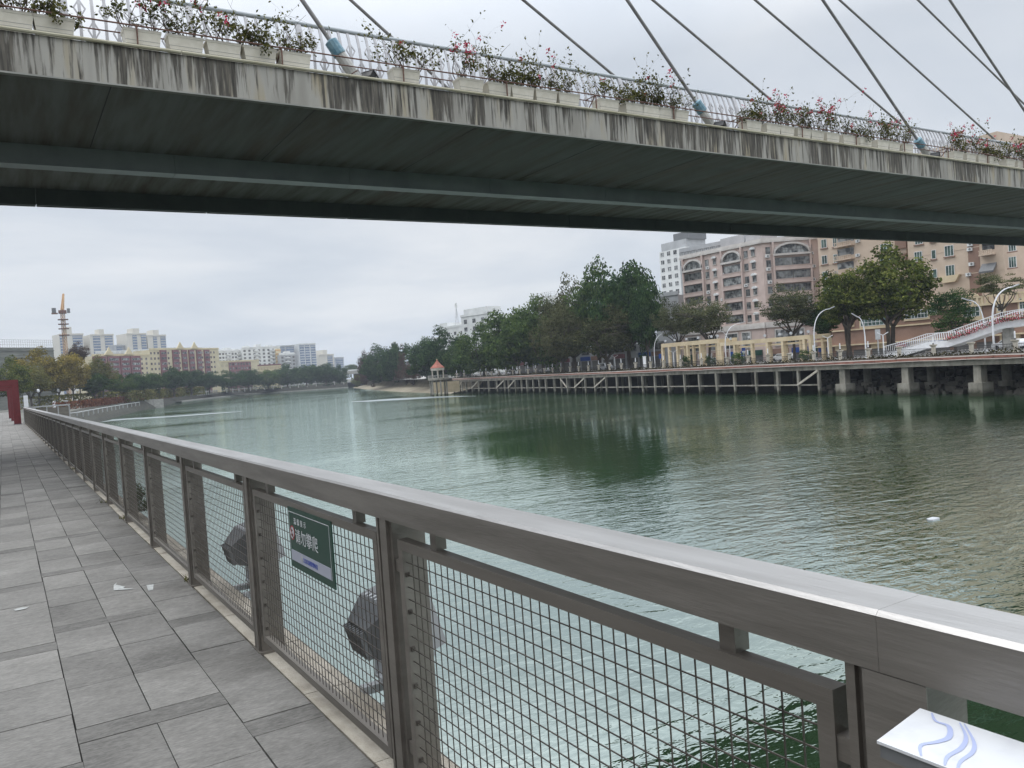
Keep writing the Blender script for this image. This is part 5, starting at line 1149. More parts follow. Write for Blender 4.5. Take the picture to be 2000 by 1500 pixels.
# second, nearer block on a podium
t2, F2 = flats('tan_apartment_block', 'tan flats on a brown podium with dark fabric awning at the right edge', 1775, 1962, 143, 0, 18)
body(t2, F2, 18, 12.6, 41, M['tan_wall'])
t3 = t2
pod = on_x(1592, 600, 140.5), on_x(2100, 560, 140.5); FP = Fac(t2, pod[0], pod[1])
mb = MB(); FP.box(mb, 0, FP.L, 0, 22, RD-.1, 12.2); FP.done(mb, 'podium', M['tan_dark'])
for x, y, w, h in ((812, 125, 1.5, 1.3), (808, 255, 1.5, 1.75), (818, 395, 1.5, 1.75), (932, 237, .75, 1.6), (942, 393, .75, 1.6), (1058, 208, 1.6, 1.9), (1067, 368, 1.6, 1.9), (926, 100, .75, 1.5), (1050, 60, 1.6, 1.8), (1575, 300, 1.2, 1.8), (1572, 172, 1.2, 1.6)): wpx(F2, x, y, w, h, nv=2 if w > 1 else 0)
u, z = F2.uz(*zz8(1070, 430)); mb = MB(); F2.slab(mb, [(u-1.9, z+.45), (u-1.1, z-.75), (u+1.1, z-.75), (u+1.9, z+.45)] if not F2.flip else [(u+1.9, z+.45), (u+1.1, z-.75), (u-1.1, z-.75), (u-1.9, z+.45)], -.7, -.002); F2.done(mb, 'bay_base', M['cream_stone'])
for x, y in ((1230, 200), (1245, 320), (1220, 405), (1232, 160)): u, z = F2.uz(*zz8(x, y)); aircon(F2, u, z-.2)
for y in (230, 100):
    u0, z = F2.uz(*zz8(1325, y)); u1, _ = F2.uz(*zz8(1435, y)); u0, u1 = sorted((u0, u1)); mb = MB(); F2.box(mb, u0, u1, -1.2, -.002, z-.5, z-.3)
    for q in range(7): u = u0+(u1-u0)*(q+.5)/7; F2.box(mb, u-.07, u+.07, -1.18, -1.06, z-.3, z+.3)
    F2.box(mb, u0, u1, -1.2, -1.0, z+.3, z+.42); F2.done(mb, 'balcony', M['tan_wall']); mb = MB(); F2.box(mb, u0+.1, u1-.1, -.05, -.003, z+.43, z+1.7); F2.done(mb, 'balcony_glazing', M['glass'])
u0, z0 = F2.uz(*zz8(1330, 395)); u1, z1 = F2.uz(*zz8(1445, 300)); u0, u1 = sorted((u0, u1)); mb = MB(); p = [(z1, -.05), (z0+.3, -1.3), (z0, -1.25), (z1-.4, -.04)]
vs = [F2.pt(u, y, z) for u in (u0, u1) for z, y in p]; mb.add(vs, [(0,1,2,3), (7,6,5,4), (0,4,5,1), (1,5,6,2), (2,6,7,3), (3,7,4,0)]); F2.done(mb, 'awning', M['dark_grey'])
u0, _ = F2.uz(*zz8(1215, 300)); u1, _ = F2.uz(*zz8(1310, 300)); u0, u1 = sorted((u0, u1)); mb = MB(); F2.box(mb, u0, u1, -.04, -.0015, 13.0, 27); F2.done(mb, 'painted_recess_shade', M['tan_dark'])  # darker strip flat on the wall: a recess's shade put into the colour
for z in (18.0, 22.4):
    mb = MB(); F2.box(mb, -.03, F2.L+.02, -.05, -.001, z, z+.12); F2.done(mb, 'string_course', M['tan_wall'])
# podium details: arched window, window band, parapet, shops
def podwin(x0, x1, y0, y1, nv, nh, arch_=False, lab='podium_window'):
    ua, za = FP.uz(*zz8(x0, y1)); ub, zb = FP.uz(*zz8(x1, y0)); ua, ub = sorted((ua, ub)); mb = MB(); FP.box(mb, ua-.3, ub+.3, -.22, -.002, za-.35, zb+.3); o = FP.done(mb, 'window_surround', M['cream_stone'])
    window(FP, ua, ub, za, zb, 'frame_white', 'glass_green', nv, nh, out=.26)
    if arch_:
        mb = MB(); n = 10; pts = [((ua+ub)/2-(ub-ua)/2*1.12*math.cos(math.pi*k/n), zb+.3+1.3*math.sin(math.pi*k/n)) for k in range(n+1)]; FP.slab(mb, pts if FP.flip else pts[::-1], -.3, -.003); FP.done(mb, 'arch', M['cream_stone'])
podwin(345, 560, 715, 825, 6, 2, True); podwin(705, 885, 680, 765, 6, 1); podwin(230, 272, 740, 815, 1, 1); podwin(1180, 1308, 620, 750, 3, 2, True); podwin(1460, 1500, 610, 700, 1, 1)
podwin(905, 960, 665, 720, 2, 1); podwin(1640, 1700, 590, 690, 2, 1)
ua, z = FP.uz(*zz8(970, 540)); ub, _ = FP.uz(*zz8(1690, 470)); ua, ub = sorted((ua, ub))
mb = MB(); FP.box(mb, ua, ub, -.5, -.002, 12.2, 12.55); FP.box(mb, ua, ub, -.45, -.1, 13.6, 13.9)
for k in range(int((ub-ua)/.8)): u = ua+.4+k*.8; FP.box(mb, u-.17, u+.17, -.42, -.12, 12.55, 13.6)
FP.done(mb, 'roof_parapet', M['cream_stone'])
mb = MB(); FP.box(mb, 0, FP.L, -.3, -.001, 9.9, 10.15); FP.box(mb, 0, FP.L, -.9, -.0012, 7.0, 7.25); FP.done(mb, 'ledge', M['cream_stone'])
for k in range(12):
    ua, ub = FP.L*(k+.1)/12, FP.L*(k+.9)/12; mb = MB(); FP.box(mb, ua, ub, -.06, -.002, RD, 6.1); o = FP.done(mb, 'shop_front', M['frame_dark']); mb = MB(); FP.box(mb, ua, ub, -.35, -.003, 6.15, 6.95); FP.done(mb, 'shop_sign', [M['blue_sign'], M['cream_stone'], M['tan_dark'], M['cream_stone'], M['sign_red'], M['tan_wall']][k % 6], o)
# ------------------------------------------------------------------ low shop row under the grove
sh0, sh1 = at(1010, 710, 262), at(1300, 690, 196); sr = thing('shop_row', 'low white shop row with coloured signs half hidden behind the grove', 'building', (sh0[0], sh0[1], RD)); FS = Fac(sr, sh0, sh1)
body(sr, FS, 10, RD-.1, 11.2, M['grey_wall'])
for k in range(14):
    ua, ub = FS.L*(k+.08)/14, FS.L*(k+.92)/14; mb = MB(); FS.box(mb, ua, ub, -.06, -.002, RD, 7.6); o = FS.done(mb, 'shop_front', M['frame_dark']); mb = MB(); FS.box(mb, ua, ub, -.4, -.003, 7.7, 8.8); FS.done(mb, 'shop_sign', [M['maroon'], M['grey_wall'], M['blue_sign'], M['tan_dark'], M['grey_wall']][k % 5], o)
    window(FS, ua+.3, ub-.3, 9.3, 10.7, nv=2)
# ------------------------------------------------------------------ simple blocks of flats
def block(name, label, px0, px1, d0, d1, ytop, depth, m, zg, group=None, cat='building', yref=None):
    a, b = at(px0, 700, d0), at(px1, 700, d1); zt = at((px0+px1)/2, ytop, (d0+d1)/2)[2]; t = thing(name, label, cat, (a[0], a[1], zg), 0, group); F = Fac(t, a, b)
    o = body(t, F, depth, zg-.2, zt, m); return t, F, zt
def grid(F, z0, z1, nz, nu, w, h, u0=0.0, u1=None, fm='frame_dark', gm='glass', limit=96, pane=False, nv=1):
    u1 = F.L if u1 is None else u1
    for i in range(nz):
        for j in range(nu):
            if limit <= 0: return
            u = u0+(u1-u0)*(j+.5)/nu; z = z1-(z1-z0)*(i+.5)/nz; limit -= 1
            if w: window(F, u-w/2, u+w/2, z-h/2, z+h/2, fm, gm, nv=nv, pane=pane)
    return limit
def parapet(F, z, depth, m, h=.9):
    mb = MB(); F.box(mb, -.25, F.L+.25, -.25, .15, z, z+h*.4); F.box(mb, -.2, F.L+.2, -.2, .1, z+h*.401, z+h); F.done(mb, 'parapet', m)
# white building with the mast, left of the grove
t, F, zt = block('white_building', 'white stepped building with a telecom mast on its roof', 862, 912, 360, 345, 640, 22, M['white_wall'], RD, None)
parapet(F, zt, 20, M['white_wall']); grid(F, zt-14, zt-1, 4, 4, 1.6, 1.5, pane=True)
mb = MB(); F.box(mb, -6.5, -.01, 1, 15, RD, zt-3.2); F.done(mb, 'lower_wing', M['white_wall']); mb = MB(); F.box(mb, 0, 5.4, .5, 9, zt+.9, zt+2.6); F.done(mb, 'roof_house', M['white_wall'])
mu, mz = F.uz(881, 618); bs = F.pt(mu, 3, zt+.9); ms = MB(); H = at(881, 592, 352)[2]-zt-.9
for k in range(3):
    a = k*2.094; ms.bar((bs[0]+.9*math.cos(a), bs[1]+.9*math.sin(a), bs[2]), (bs[0]+.15*math.cos(a), bs[1]+.15*math.sin(a), bs[2]+H*.75), .12, .12)
ms.bar((bs[0], bs[1], bs[2]+H*.3), (bs[0], bs[1], bs[2]+H), .16, .16)
for k in range(5): z = bs[2]+H*(.1+.13*k); s = .8*(1-k*.15); ms.bar((bs[0]-s, bs[1], z), (bs[0]+s, bs[1], z+.3), .08, .08)
F.done(ms, 'lattice_mast', M['mid_grey'])
for k in range(4): mb = MB(); a = k*1.57; mb.bar((bs[0]+.45*math.cos(a), bs[1]+.45*math.sin(a), bs[2]+H*(.78+.05*(k % 2))), (bs[0]+.45*math.cos(a), bs[1]+.45*math.sin(a), bs[2]+H*(.95+.05*(k % 2))), .22, .22); F.done(mb, 'antenna_panel', M['white_wall'])
t, F, zt = block('white_tower_block', 'white block with cut corner and roof pergola right of the mast building', 906, 957, 330, 318, 616, 20, M['white_wall'], RD); parapet(F, zt, 18, M['white_wall']); grid(F, zt-16, zt-.5, 5, 3, 2.0, 1.7, pane=True)
mb = MB(); F.box(mb, .8, F.L-.6, 1, 8, zt+.9, zt+3.0); F.done(mb, 'roof_house', M['white_wall'])
t, F, zt = block('white_round_roof_block', 'pale block whose railing-topped roof peeks over the green grove', 1052, 1092, 300, 292, 579, 15, M['white_wall'], RD); mb = MB()
for k in range(6): u = F.L*k/5; mb.bar(F.pt(u, .2, zt), F.pt(u, .2, zt+1.5), .08, .08)
for z in (.75, 1.5): mb.bar(F.pt(0, .2, zt+z), F.pt(F.L, .2, zt+z), .08, .08)
F.done(mb, 'roof_railing', M['mid_grey']); grid(F, zt-12, zt-1, 4, 3, 1.8, 1.5)
# high pale tower behind the pink block
t, F, zt = block('glass_top_tower', 'tall pale tower with a dark crown behind the left end of the pink block', 1301, 1352, 330, 318, 487, 16, M['white_wall'], RD)
mb = MB(); F.box(mb, .6, F.L-.4, .8, 12, zt, zt+3.2); F.done(mb, 'crown_storey', M['grey_wall']); mb = MB(); F.box(mb, F.L*.45, F.L+.3, 2, 12, zt+3.2, zt+6.2); F.done(mb, 'roof_house', M['dark_grey'])
for j in range(4):
    ua, ub = F.L*(j+.2)/4, F.L*(j+.75)/4
    for i in range(14): window(F, ua, ub, zt-2.2-i*3.1, zt-.4-i*3.1, 'frame_white', 'glass', nv=1, pane=True)
t, F, zt = block('grey_roof_block', 'grey stepped roof terraces between the tall pale tower and the pink block', 1340, 1425, 215, 205, 478, 12, M['grey_wall'], RD); grid(F, zt-5, zt-.5, 2, 7, 1.5, 1.2)
t, F, zt = block('low_grey_block', 'low grey building behind the right shoulder of the tall grove', 1286, 1332, 205, 200, 578, 12, M['grey_wall'], RD); parapet(F, zt, 8, M['grey_wall']); grid(F, zt-9, zt-.8, 3, 3, 1.3, 1.3)
# ------------------------------------------------------------------ white footbridge ramp on the right bank
RP = offset(JP, 10.5)
def rp(px, y, dy=0.0):
    p, _ = along(px, RP, RD); d = proj(p)[2]; q = at(px, y, d); return Vector((p[0]+dy, p[1], q[2]))
ramp_ = thing('footbridge_ramp', 'white footbridge ramp rising to the right behind the balustrade with flowers along it', 'ramp', tuple(rp(1728, 690))[:2]+(RD,))
TOP = [(1727, 677), (1780, 662.5), (1812, 652), (1852, 648.5), (1900, 632), (1960, 610), (2003, 603), (2050, 597)]
BOT = [(1727, 683), (1790, 681), (1828, 674), (1860, 671), (1902, 660), (1975, 634), (2003, 631), (2050, 626)]
mb = MB(); n = len(TOP); vs = []
for (x, y), (xb, yb) in zip(TOP, BOT):
    tz = rp(x, y); H = 1.15; vs += [tz+Vector((0,0,-H)), tz+Vector((3,0,-H)), tz+Vector((3,0,-H-.95)), tz+Vector((0,0,-H-.95))]
fs = [(4*i+k, 4*i+(k+1) % 4, 4*i+4+(k+1) % 4, 4*i+4+k) for i in range(n-1) for k in range(4)] + [(3,2,1,0), (4*n-4, 4*n-3, 4*n-2, 4*n-1)]
mb.add(vs, fs); mb.build('ramp_slab', M['white_paint'], ramp_, world=True)
for side in (0, 3):
    mb = MB()
    for i in range(n-1):
        a, b = rp(*TOP[i])+Vector((side,0,0)), rp(*TOP[i+1])+Vector((side,0,0)); mb.bar(a, b, .1, .09); m_ = max(2, int((b-a).length/.33))
        mb.bar(a-Vector((0,0,1.05)), b-Vector((0,0,1.05)), .06, .06)
        for k in range(m_): q = a.lerp(b, (k+.5)/m_); mb.bar(q-Vector((-.1,0,1.05)), q, .05, .05)
    mb.build('ramp_railing', M['white_paint'], ramp_, world=True)
flp = [tuple(rp(x, y)-Vector((.35, 0, 0)))[:3] for x, y in TOP[3:]]
for nm, m_, k_ in (('ramp_foliage', L_BROWN, 5), ('ramp_blossom', L_PETAL, 6)):
    r = random.Random(k_); mb = MB()
    for _ in range(900 if k_ == 5 else 500):
        i = r.randrange(len(flp)-1); s = r.random(); q = Vector(flp[i]).lerp(Vector(flp[i+1]), s)+Vector((r.gauss(0,.15), r.gauss(0,.3), -1.25+abs(r.gauss(0,.3)))); a = Vector((r.gauss(0,1), r.gauss(0,1), r.gauss(0,1))).normalized()*.11; b = a.orthogonal().normalized()*.07
        mb.add([q-a, q+b, q+a, q-b], [(0,1,2,3)])
    mb.build(nm, m_, ramp_, world=True)
for px in (1960, 2040): p = rp(px, 640); mb = MB(); mb.box(p.x+1, p.x+2, p.y-.5, p.y+.5, RD, rp(px, 622).z-1.3); mb.build('ramp_pier', M['concrete'], ramp_, world=True)
# ------------------------------------------------------------------ left bank: red portals, hedge, trees, buildings
for i, (Y, xr, lb) in enumerate([(65.2, .97, 'nearest dark red portal frame standing over the walkway'), (77.5, .90, 'second dark red portal frame over the walkway, nested behind the first'), (90.0, .80, 'farthest of the dark red portal frames over the walkway')]):
    t = thing('red_portal_frame', lb, 'portal frame', (xr, Y, WALK), 0, 'red portal frames'); H = 3.05; w = .42
    mb = MB(); mb.slab([(-w, 0), (0, 0), (0, H), (-8, H), (-8, 0), (-8+w, 0), (-8+w, H-.42), (-w, H-.42)], -.45, .45); mb.build('frame', M['red_frame'], t)
    mb = MB(); mb.box(-w-.04, .04, -.5, .5, -.01, .03); mb.build('base_plate', M['dark_grey'], t); mb = MB(); mb.box(-8-.04, -8+w+.04, -.5, .5, -.01, .03); mb.build('base_plate', M['dark_grey'], t)
# red hedge on the bank top, its pale rail, boat landing
def lpath(px_list): return [tuple(on_z(x, y, 3.6)[:2]) for x, y in px_list]
HP = lpath([(112, 806), (150, 802), (190, 796), (230, 789.5), (270, 784), (310, 779), (350, 774.5)])
def hedge(path, w, h, m, name, label, n, z, leaf=.3):
    r = np.random.default_rng(n); pl = np.array(fine(path, 2.0)); k = r.integers(0, len(pl)-1, n); P2 = pl[k]+(pl[k+1]-pl[k])*r.random((n, 1))
    tn = pl[k+1]-pl[k]; tn /= np.linalg.norm(tn, axis=1)[:, None]; nm_ = np.stack([tn[:, 1], -tn[:, 0]], 1)
    side = r.random(n); off = np.where(side < .45, w*.5, np.where(side < .6, -w*.5, (r.random(n)-.5)*w)); zz = np.where(side < .6, r.random(n)*h, h)+r.normal(size=n)*.12; off = off+r.normal(size=n)*.12
    P = np.concatenate([P2+nm_*off[:, None], (z+zz)[:, None]], 1); nn = r.normal(size=(n, 3)); nn /= np.linalg.norm(nn, axis=1)[:, None]; a = np.cross(nn, r.normal(size=(n, 3))); a /= np.linalg.norm(a, axis=1)[:, None]; b = np.cross(nn, a); s = leaf*r.uniform(.7, 1.4, (n, 1))
    vs = np.stack([P-a*s, P+b*s*.6, P+a*s, P-b*s*.6], 1).reshape(-1, 3); me = bpy.data.meshes.new(name); me.from_pydata(vs.tolist(), [], [(4*i, 4*i+1, 4*i+2, 4*i+3) for i in range(n)]); me.materials.append(m)
    return tag(link(name, me), label, 'hedge')
hedge(HP, 3.0, 2.6, L_HEDGE, 'clipped_hedge', 'long clipped reddish-brown hedge along the left bank top', 9000, 3.6)
wr = thing('bank_guard_rail', 'pale pipe guard rail running below the reddish hedge', 'railing', (HP[0][0], HP[0][1], 3.4)); GR = [tuple(on_z(x, y, 3.9)[:2]) for x, y in [(96, 811), (150, 805.5), (200, 796.5), (240, 790), (272, 785.5)]]
mb = MB(); [mb.bar((a[0], a[1], 3.9), (b[0], b[1], 3.9), .2, .16) for a, b in zip(GR[:-1], GR[1:])]; mb.build('rail', M['white_paint'], wr, world=True)
for i, (x, y) in enumerate(fine(GR, 9)): mb = MB(); mb.box(x-.12, x+.12, y-.12, y+.12, 2.6, 3.79); mb.build('post', M['mid_grey'], wr, world=True)
bl = on_z(278, 797, 0.4); t = thing('boat_landing', 'grey concrete boat landing with a sloping gangway on the left bank', 'landing', (bl[0], bl[1], 0)); t.rotation_euler = (0, 0, -.95)
mb = MB(); mb.box(-5, 5, -3, 8, -.5, 4.0); mb.build('platform', M['concrete'], t); mb = MB(); mb.box(-5, 5, -3.3, -3.001, 3.0, 3.9); [mb.box(-4.5+k*2.8, -4.2+k*2.8, -3.3, -3.002, .5, 3.0) for k in range(4)]; mb.build('fender', M['dark_void'], t)
mb = MB(); mb.bar((-5.5, -2, 3.6), (-7.5, -5, .3), 1.5, .3); mb.build('gangway', M['mid_grey'], t); mb = MB(); mb.box(-2.5, -.5, -3.36, -3.31, 2.4, 3.8); mb.build('notice_board', M['sign_white'], t)
bl2 = on_z(368, 777, .4); t = thing('boat_ramp', 'white mast and sloping slab at the far end of the reddish hedge', 'ramp', (bl2[0], bl2[1], 0)); mb = MB(); mb.bar((0, 0, 3.8), (-9, 2, 0), 4, .8); mb.build('ramp_slab', M['white_paint'], t); mb = MB(); mb.box(3, 10, 0, 6, -.4, 4.2); mb.build('abutment', M['concrete'], t); mb = MB(); mb.tube([(2.5, 0, 4), (2.5, 0, 15)], .25, 6); mb.build('mast', M['white_paint'], t)
# streaks of ruffled water that mirror the sky where the wind or a wake touches
rf = bpy.data.materials.new('ruffled_water'); rf.use_nodes = True; nt = rf.node_tree; b_ = nt.nodes['Principled BSDF']; b_.inputs['Base Color'].default_value = (.30, .34, .35, 1); b_.inputs['Roughness'].default_value = .32; b_.inputs['Metallic'].default_value = .35
def streak(pts, name, label):
    mb = MB(); P = [(on_z(x, y-w_/2, .004), on_z(x, y+w_/2, .004)) for x, y, w_ in pts]; r = random.Random(len(pts)); n = len(P)
    mb.add([q for pq_ in P for q in pq_], [(2*i, 2*i+1, 2*i+3, 2*i+2) for i in range(n-1)]); o = mb.build(name, rf); o['kind'] = 'structure'; o['label'] = label
streak([(196, 824.5, .3), (220, 820.6, 3.2), (250, 818.2, 2.2), (285, 816.4, 2.4), (330, 813.8, 1.6), (380, 810.2, 1.8), (430, 806.5, 1.4), (474, 803.2, .3)], 'wake_streak', 'pale wake streak on the water below the far left trees')
0 and streak([(330, 810.6, .2), (390, 806.6, 1.6), (440, 803.4, 2.2), (472, 802.3, .3)], 'wake_streak', 'short upper wake streak')
streak([(686, 784.5, .3), (720, 783.2, 2.6), (760, 780.6, 3.6), (800, 778.6, 3.2), (840, 776.2, 3.4), (890, 774.2, 2.2), (930, 773.5, .4)], 'wake_streak', 'pale wind streak in front of the pavilion')
# white bollard lights along the bank
LH = lpath([(140, 797), (200, 788), (260, 779.5), (320, 773), (350, 770)])
blp = []
for i, px in enumerate([105, 130, 152, 170, 186, 201, 215, 227, 238, 248, 258, 266, 274, 282, 289, 296, 303, 310, 317, 324, 331]):
    y = 781-(px-105)*.062; d = 262+(px-105)*1.0; p = at(px, y, d)
    o = MB(); o.lathe([(.3, 0), (.25, .3), (.42, .35), (.42, 2.3), (.3, 2.5)], 8); b = o.build('bollard_light', M['lamp_white']); b.location = (p[0], p[1], 4.2+.0); blp.append(p)
    tag(b, 'white bollard light behind the reddish hedge, %s from the left' % nth(i+1), 'bollard light', 'bollard lights along the left bank')
for i, px in enumerate([76, 115, 153, 182, 205, 222]):
    d = 250+(px-76)*.9; p = at(px, 780, d); t = thing('park_lamp', 'dark park lamp post before the yellowing trees, %s from the left' % nth(i+1), 'street lamp', (p[0], p[1], LZ), 0, 'park lamps on the left bank'); mb = MB(); mb.tube([(0,0,0), (0,0,5.6)], .11, 6); mb.build('pole', M['black'], t); mb = MB(); mb.lathe([(.15, 5.6), (.4, 5.9), (.35, 6.5), (.1, 6.7)], 8); mb.build('lamp_shade', M['white_paint'], t)
mb = MB(); p = at(52, 800, 150); mb.box(-.35, .35, -.35, .35, 0, 2.6); o = mb.build('white_pillar', M['white_paint']); o.location = (p[0], p[1], WALK-.04); tag(o, 'short white square pillar just behind the red portal column', 'pillar')
G2 = 'trees on the left bank'
LT = [
 (20, 706, 785, 70, 235, 'dense', L_LIME, 'leafy_tree', 'bright green tree behind the red portal beams', 0, 1),
 (72, 690, 776, 92, 275, 'dense', L_YELL, 'yellowing_tree', 'widest yellowing tree, its flat layers above the red portal', 0, 1.0),
 (58, 712, 778, 80, 262, 'sparse', L_OLIVE, 'yellowing_tree', 'olive tree low beneath the widest yellowing crown', 1, 1),
 (138, 692, 772, 62, 290, 'dense', L_YELL, 'yellowing_tree', 'brightest golden tree below the crane', 1, 1),
 (112, 705, 776, 56, 300, 'dense', L_OLIVE, 'yellowing_tree', 'dull olive tree between the two golden ones', 1, 1),
 (196, 695, 772, 64, 305, 'sparse', L_OLIVE, 'yellowing_tree', 'thin brownish-olive tree right of the golden one', 1, 1),
 (186, 730, 774, 62, 300, 'dense', L_MID, 'leafy_tree', 'green tree low in front of the thin brownish-olive one', 2, 1),
 (150, 672, 712, 46, 320, 'sparse', L_RUST, 'bare_tree', 'nearly bare twiggy tree beside the crane mast', 0, 1),
 (236, 735, 772, 50, 330, 'dense', L_MID, 'leafy_tree', 'first green tree of the row right of the yellowing group', 0, 1),
 (268, 729, 770, 54, 360, 'dense', L_DARK, 'leafy_tree', 'dark tree of the row below the left maroon building', 1, 1),
 (302, 730, 768, 50, 390, 'dense', L_MID, 'leafy_tree', 'rounded mid-green tree below the join of the maroon buildings', 2, 1),
 (338, 721, 764, 58, 420, 'dense', L_DARK, 'leafy_tree', 'dark tree covering the foot of the red and yellow facade', 0, 1),
 (372, 723, 762, 56, 450, 'dense', L_DARK, 'leafy_tree', 'dark tree under the two white gables', 1, 1),
 (408, 728, 762, 54, 490, 'dense', L_DARK, 'leafy_tree', 'dark tree below the right end of the yellow facade', 2, 1),
 (446, 727, 760, 56, 520, 'dense', L_DARK, 'leafy_tree', 'dark tree below the low yellow building', 0, 1),
 (484, 722, 758, 54, 550, 'dense', L_DARK, 'leafy_tree', 'dark tree below the middle of the low yellow building', 1, 1),
 (524, 724, 757, 52, 570, 'dense', L_MID, 'leafy_tree', 'lighter green tree below the orange-edged white flats', 2, 1),
 (560, 716, 757, 60, 585, 'dense', L_DARK, 'leafy_tree', 'dark tree below the blue-grey tower pair', 0, 1),
 (598, 713, 756, 58, 590, 'dense', L_DARK, 'leafy_tree', 'high dark tree left of the last crown of the far bank', 1, 1),
 (636, 712, 754, 60, 592, 'dense', L_DARK, 'leafy_tree', 'high dark tree second from the far end of the left bank', 2, 1),
 (664, 716, 752, 34, 594, 'dense', L_DARK, 'leafy_tree', 'last dark tree at the far end of the left bank', 0, 1),
 (686, 712, 730, 30, 760, 'dense', L_MID, 'leafy_tree', 'small distant tree over the far road bridge', 1, 1),
 (700, 732, 756, 26, 560, 'dense', L_LIME, 'leafy_tree', 'small bright green tree at the water by the far road bridge', 2, 1),
]
for px, yt, yb, w, d, kd, lm, nm, lb, var, _ in LT: tree(px, yt, yb, w, d, kd, lm, nm, lb, G2, zg=LZ, var=var, twigs=2 if kd != 'dense' else 0)
# trees out of view beside the walkway, added to shade the railing's near face
for i, (x, y, h, w) in enumerate([(-7.5, -9, 9, 8), (-9, -1.5, 10, 8), (-8.5, 6, 9, 8), (-12, 14, 10, 9)]):
    t = thing('added_shade_tree', 'unseen tree added by the walkway to shade the railing, %s counting from behind the camera' % nth(i+1), 'tree', (x, y, WALK), 0, 'added shade trees beside the walkway')
    o = link('crown', crown('dense', L_MID, i % 3), t, (0, 0, h*.58)); o.scale = (w*.62, w*.62, h*.46); o.rotation_euler = (0, 0, i); link('trunk', trunk_mesh(900+i, h*.58, h*.58, w*.5, h*.4, .22), t)
# dense shrub belt behind the lamps and along the far bank
hedge([tuple(at(x, 770, d)[:2]) for x, d in ((50, 262), (120, 285), (200, 315), (260, 352), (320, 420), (390, 480))], 6, 4.2, L_OLIVE, 'shrub_belt', 'olive shrub belt behind the bollard lights', 6000, LZ, .5)
hedge([tuple(at(x, 757, d)[:2]) for x, d in ((300, 455), (360, 520), (430, 600), (520, 632), (600, 632), (680, 632))], 5, 4.5, L_DARK, 'shrub_belt', 'dark shrub belt under the far bank trees', 5000, LZ-.5, .6)
fb = thing('far_parapet', 'pale parapet fence along the top of the far bank', 'fence', (0, 0, 0)); mb = MB()
PP = [tuple(at(x, 757, d)[:2]) for x, d in ((385, 515), (430, 585), (500, 622), (600, 622), (672, 624))]
FPp = fine(PP, 6); band(PP, 0, .4, 5.0, 5.4, 'coping', M['concrete'], fb); mb = MB()
for x, y in FPp[:90]: o = MB(); o.box(x-.3, x+.3, y-.3, y+.3, 3.0, 6.0); o.build('post', M['concrete'], fb)
# far road bridge
a, b = at(655, 733, 700), at(735, 729, 690); rb_ = thing('far_road_bridge', 'distant concrete road bridge closing the river', 'bridge', (a[0], a[1], 0)); F = Fac(rb_, a, b); za = at(690, 724, 695)[2]
mb = MB(); F.box(mb, -60, F.L+40, 0, 10, za-2.8, za); F.done(mb, 'deck', M['concrete'])
for k in range(5): mb = MB(); u = -20+k*18; F.box(mb, u, u+3, 2, 8, -1, za-2.801); F.done(mb, 'pier', M['wall_conc'])
mb = MB(); F.box(mb, -60, F.L+40, -.1, .2, za, za+1.1); F.done(mb, 'parapet', M['white_wall'])
# ------------------------------------------------------------------ maroon and yellow flats
def maroon(label, px0, px1, d0, d1, ytop, bays, ny, gables):
    t, F, zt = block('maroon_yellow_flats', label, px0, px1, d0, d1, ytop, 14, M['yellow_wall'], LZ, 'maroon and yellow flats'); parapet(F, zt, 12, M['cream_wall'], 1.1)
    n = 8; fh = (zt-LZ-3)/n
    for ca, cb in bays:
        ua, ub = sorted((F.uz(ca, 720)[0], F.uz(cb, 720)[0])); mb = MB(); F.box(mb, ua, ub, -.9, -.002, LZ, zt-.3); o = F.done(mb, 'maroon_bay', M['maroon'])
        for i in range(n):
            z = zt-1.2-i*fh; w0, w1 = ua+(ub-ua)*.12, ub-(ub-ua)*.1; mb = MB(); F.box(mb, w0, w1, -.96, -.901, z-1.75, z-.25); F.done(mb, 'bay_window', M['glass'], o)
            mb = MB(); F.box(mb, w0-.1, w1+.1, -1.15, -.9015, z-2.45, z-1.8); F.done(mb, 'bay_balcony', M['maroon'], o)
    for u in ny:
        uu = F.uz(u, 720)[0]
        for i in range(n): z = zt-1.2-i*fh; window(F, uu-.7, uu+.7, z-1.7, z-.2, 'maroon', 'glass', pane=True)
    for g in gables:
        uu = F.uz(g, 690)[0]; mb = MB(); F.slab(mb, ([(uu-3.6, zt+.6), (uu+3.6, zt+.6), (uu+1.6, zt+2.8), (uu, zt+5.2), (uu-1.6, zt+2.8)])[::(-1 if F.flip else 1)], -1.0, -.4); F.done(mb, 'gable', M['cream_wall'])
    mb = MB(); F.box(mb, F.L*.15, F.L*.8, 3, 10, zt, zt+1.6); F.done(mb, 'roof_house', M['grey_wall'])
    return t, F, zt
maroon('tall red and yellow flats with two pointed gables behind the dark trees', 293, 428, 520, 578, 683, [(314, 326), (338, 350), (356, 366), (370, 380), (385, 394), (400, 410)], [297, 304, 311, 331, 352, 397, 414, 420], [351, 379])
maroon('lower red and yellow flats, left neighbour with gables half hidden by yellowing trees', 180, 292, 470, 512, 695, [(182, 207), (210, 233), (235, 253), (255, 274)], [278, 287], [211, 250])
t, F, zt = block('yellow_low_flats', 'low yellow building with a maroon window band between the dark trees and white flats', 429, 505, 600, 630, 706, 14, M['yellow_wall'], LZ); parapet(F, zt, 8, M['cream_wall'])
ua, ub = sorted((F.uz(447, 720)[0], F.uz(490, 720)[0])); mb = MB(); F.box(mb, ua, ub, -.5, -.002, LZ, zt-.5); o = F.done(mb, 'maroon_bay', M['maroon'])
for i in range(4):
    for j in range(8): mb = MB(); u = ua+(ub-ua)*(j+.2)/8; F.box(mb, u, u+(ub-ua)*.07, -.58, -.501, zt-2.8-i*3.1, zt-1.2-i*3.1); F.done(mb, 'bay_window', M['glass'], o)
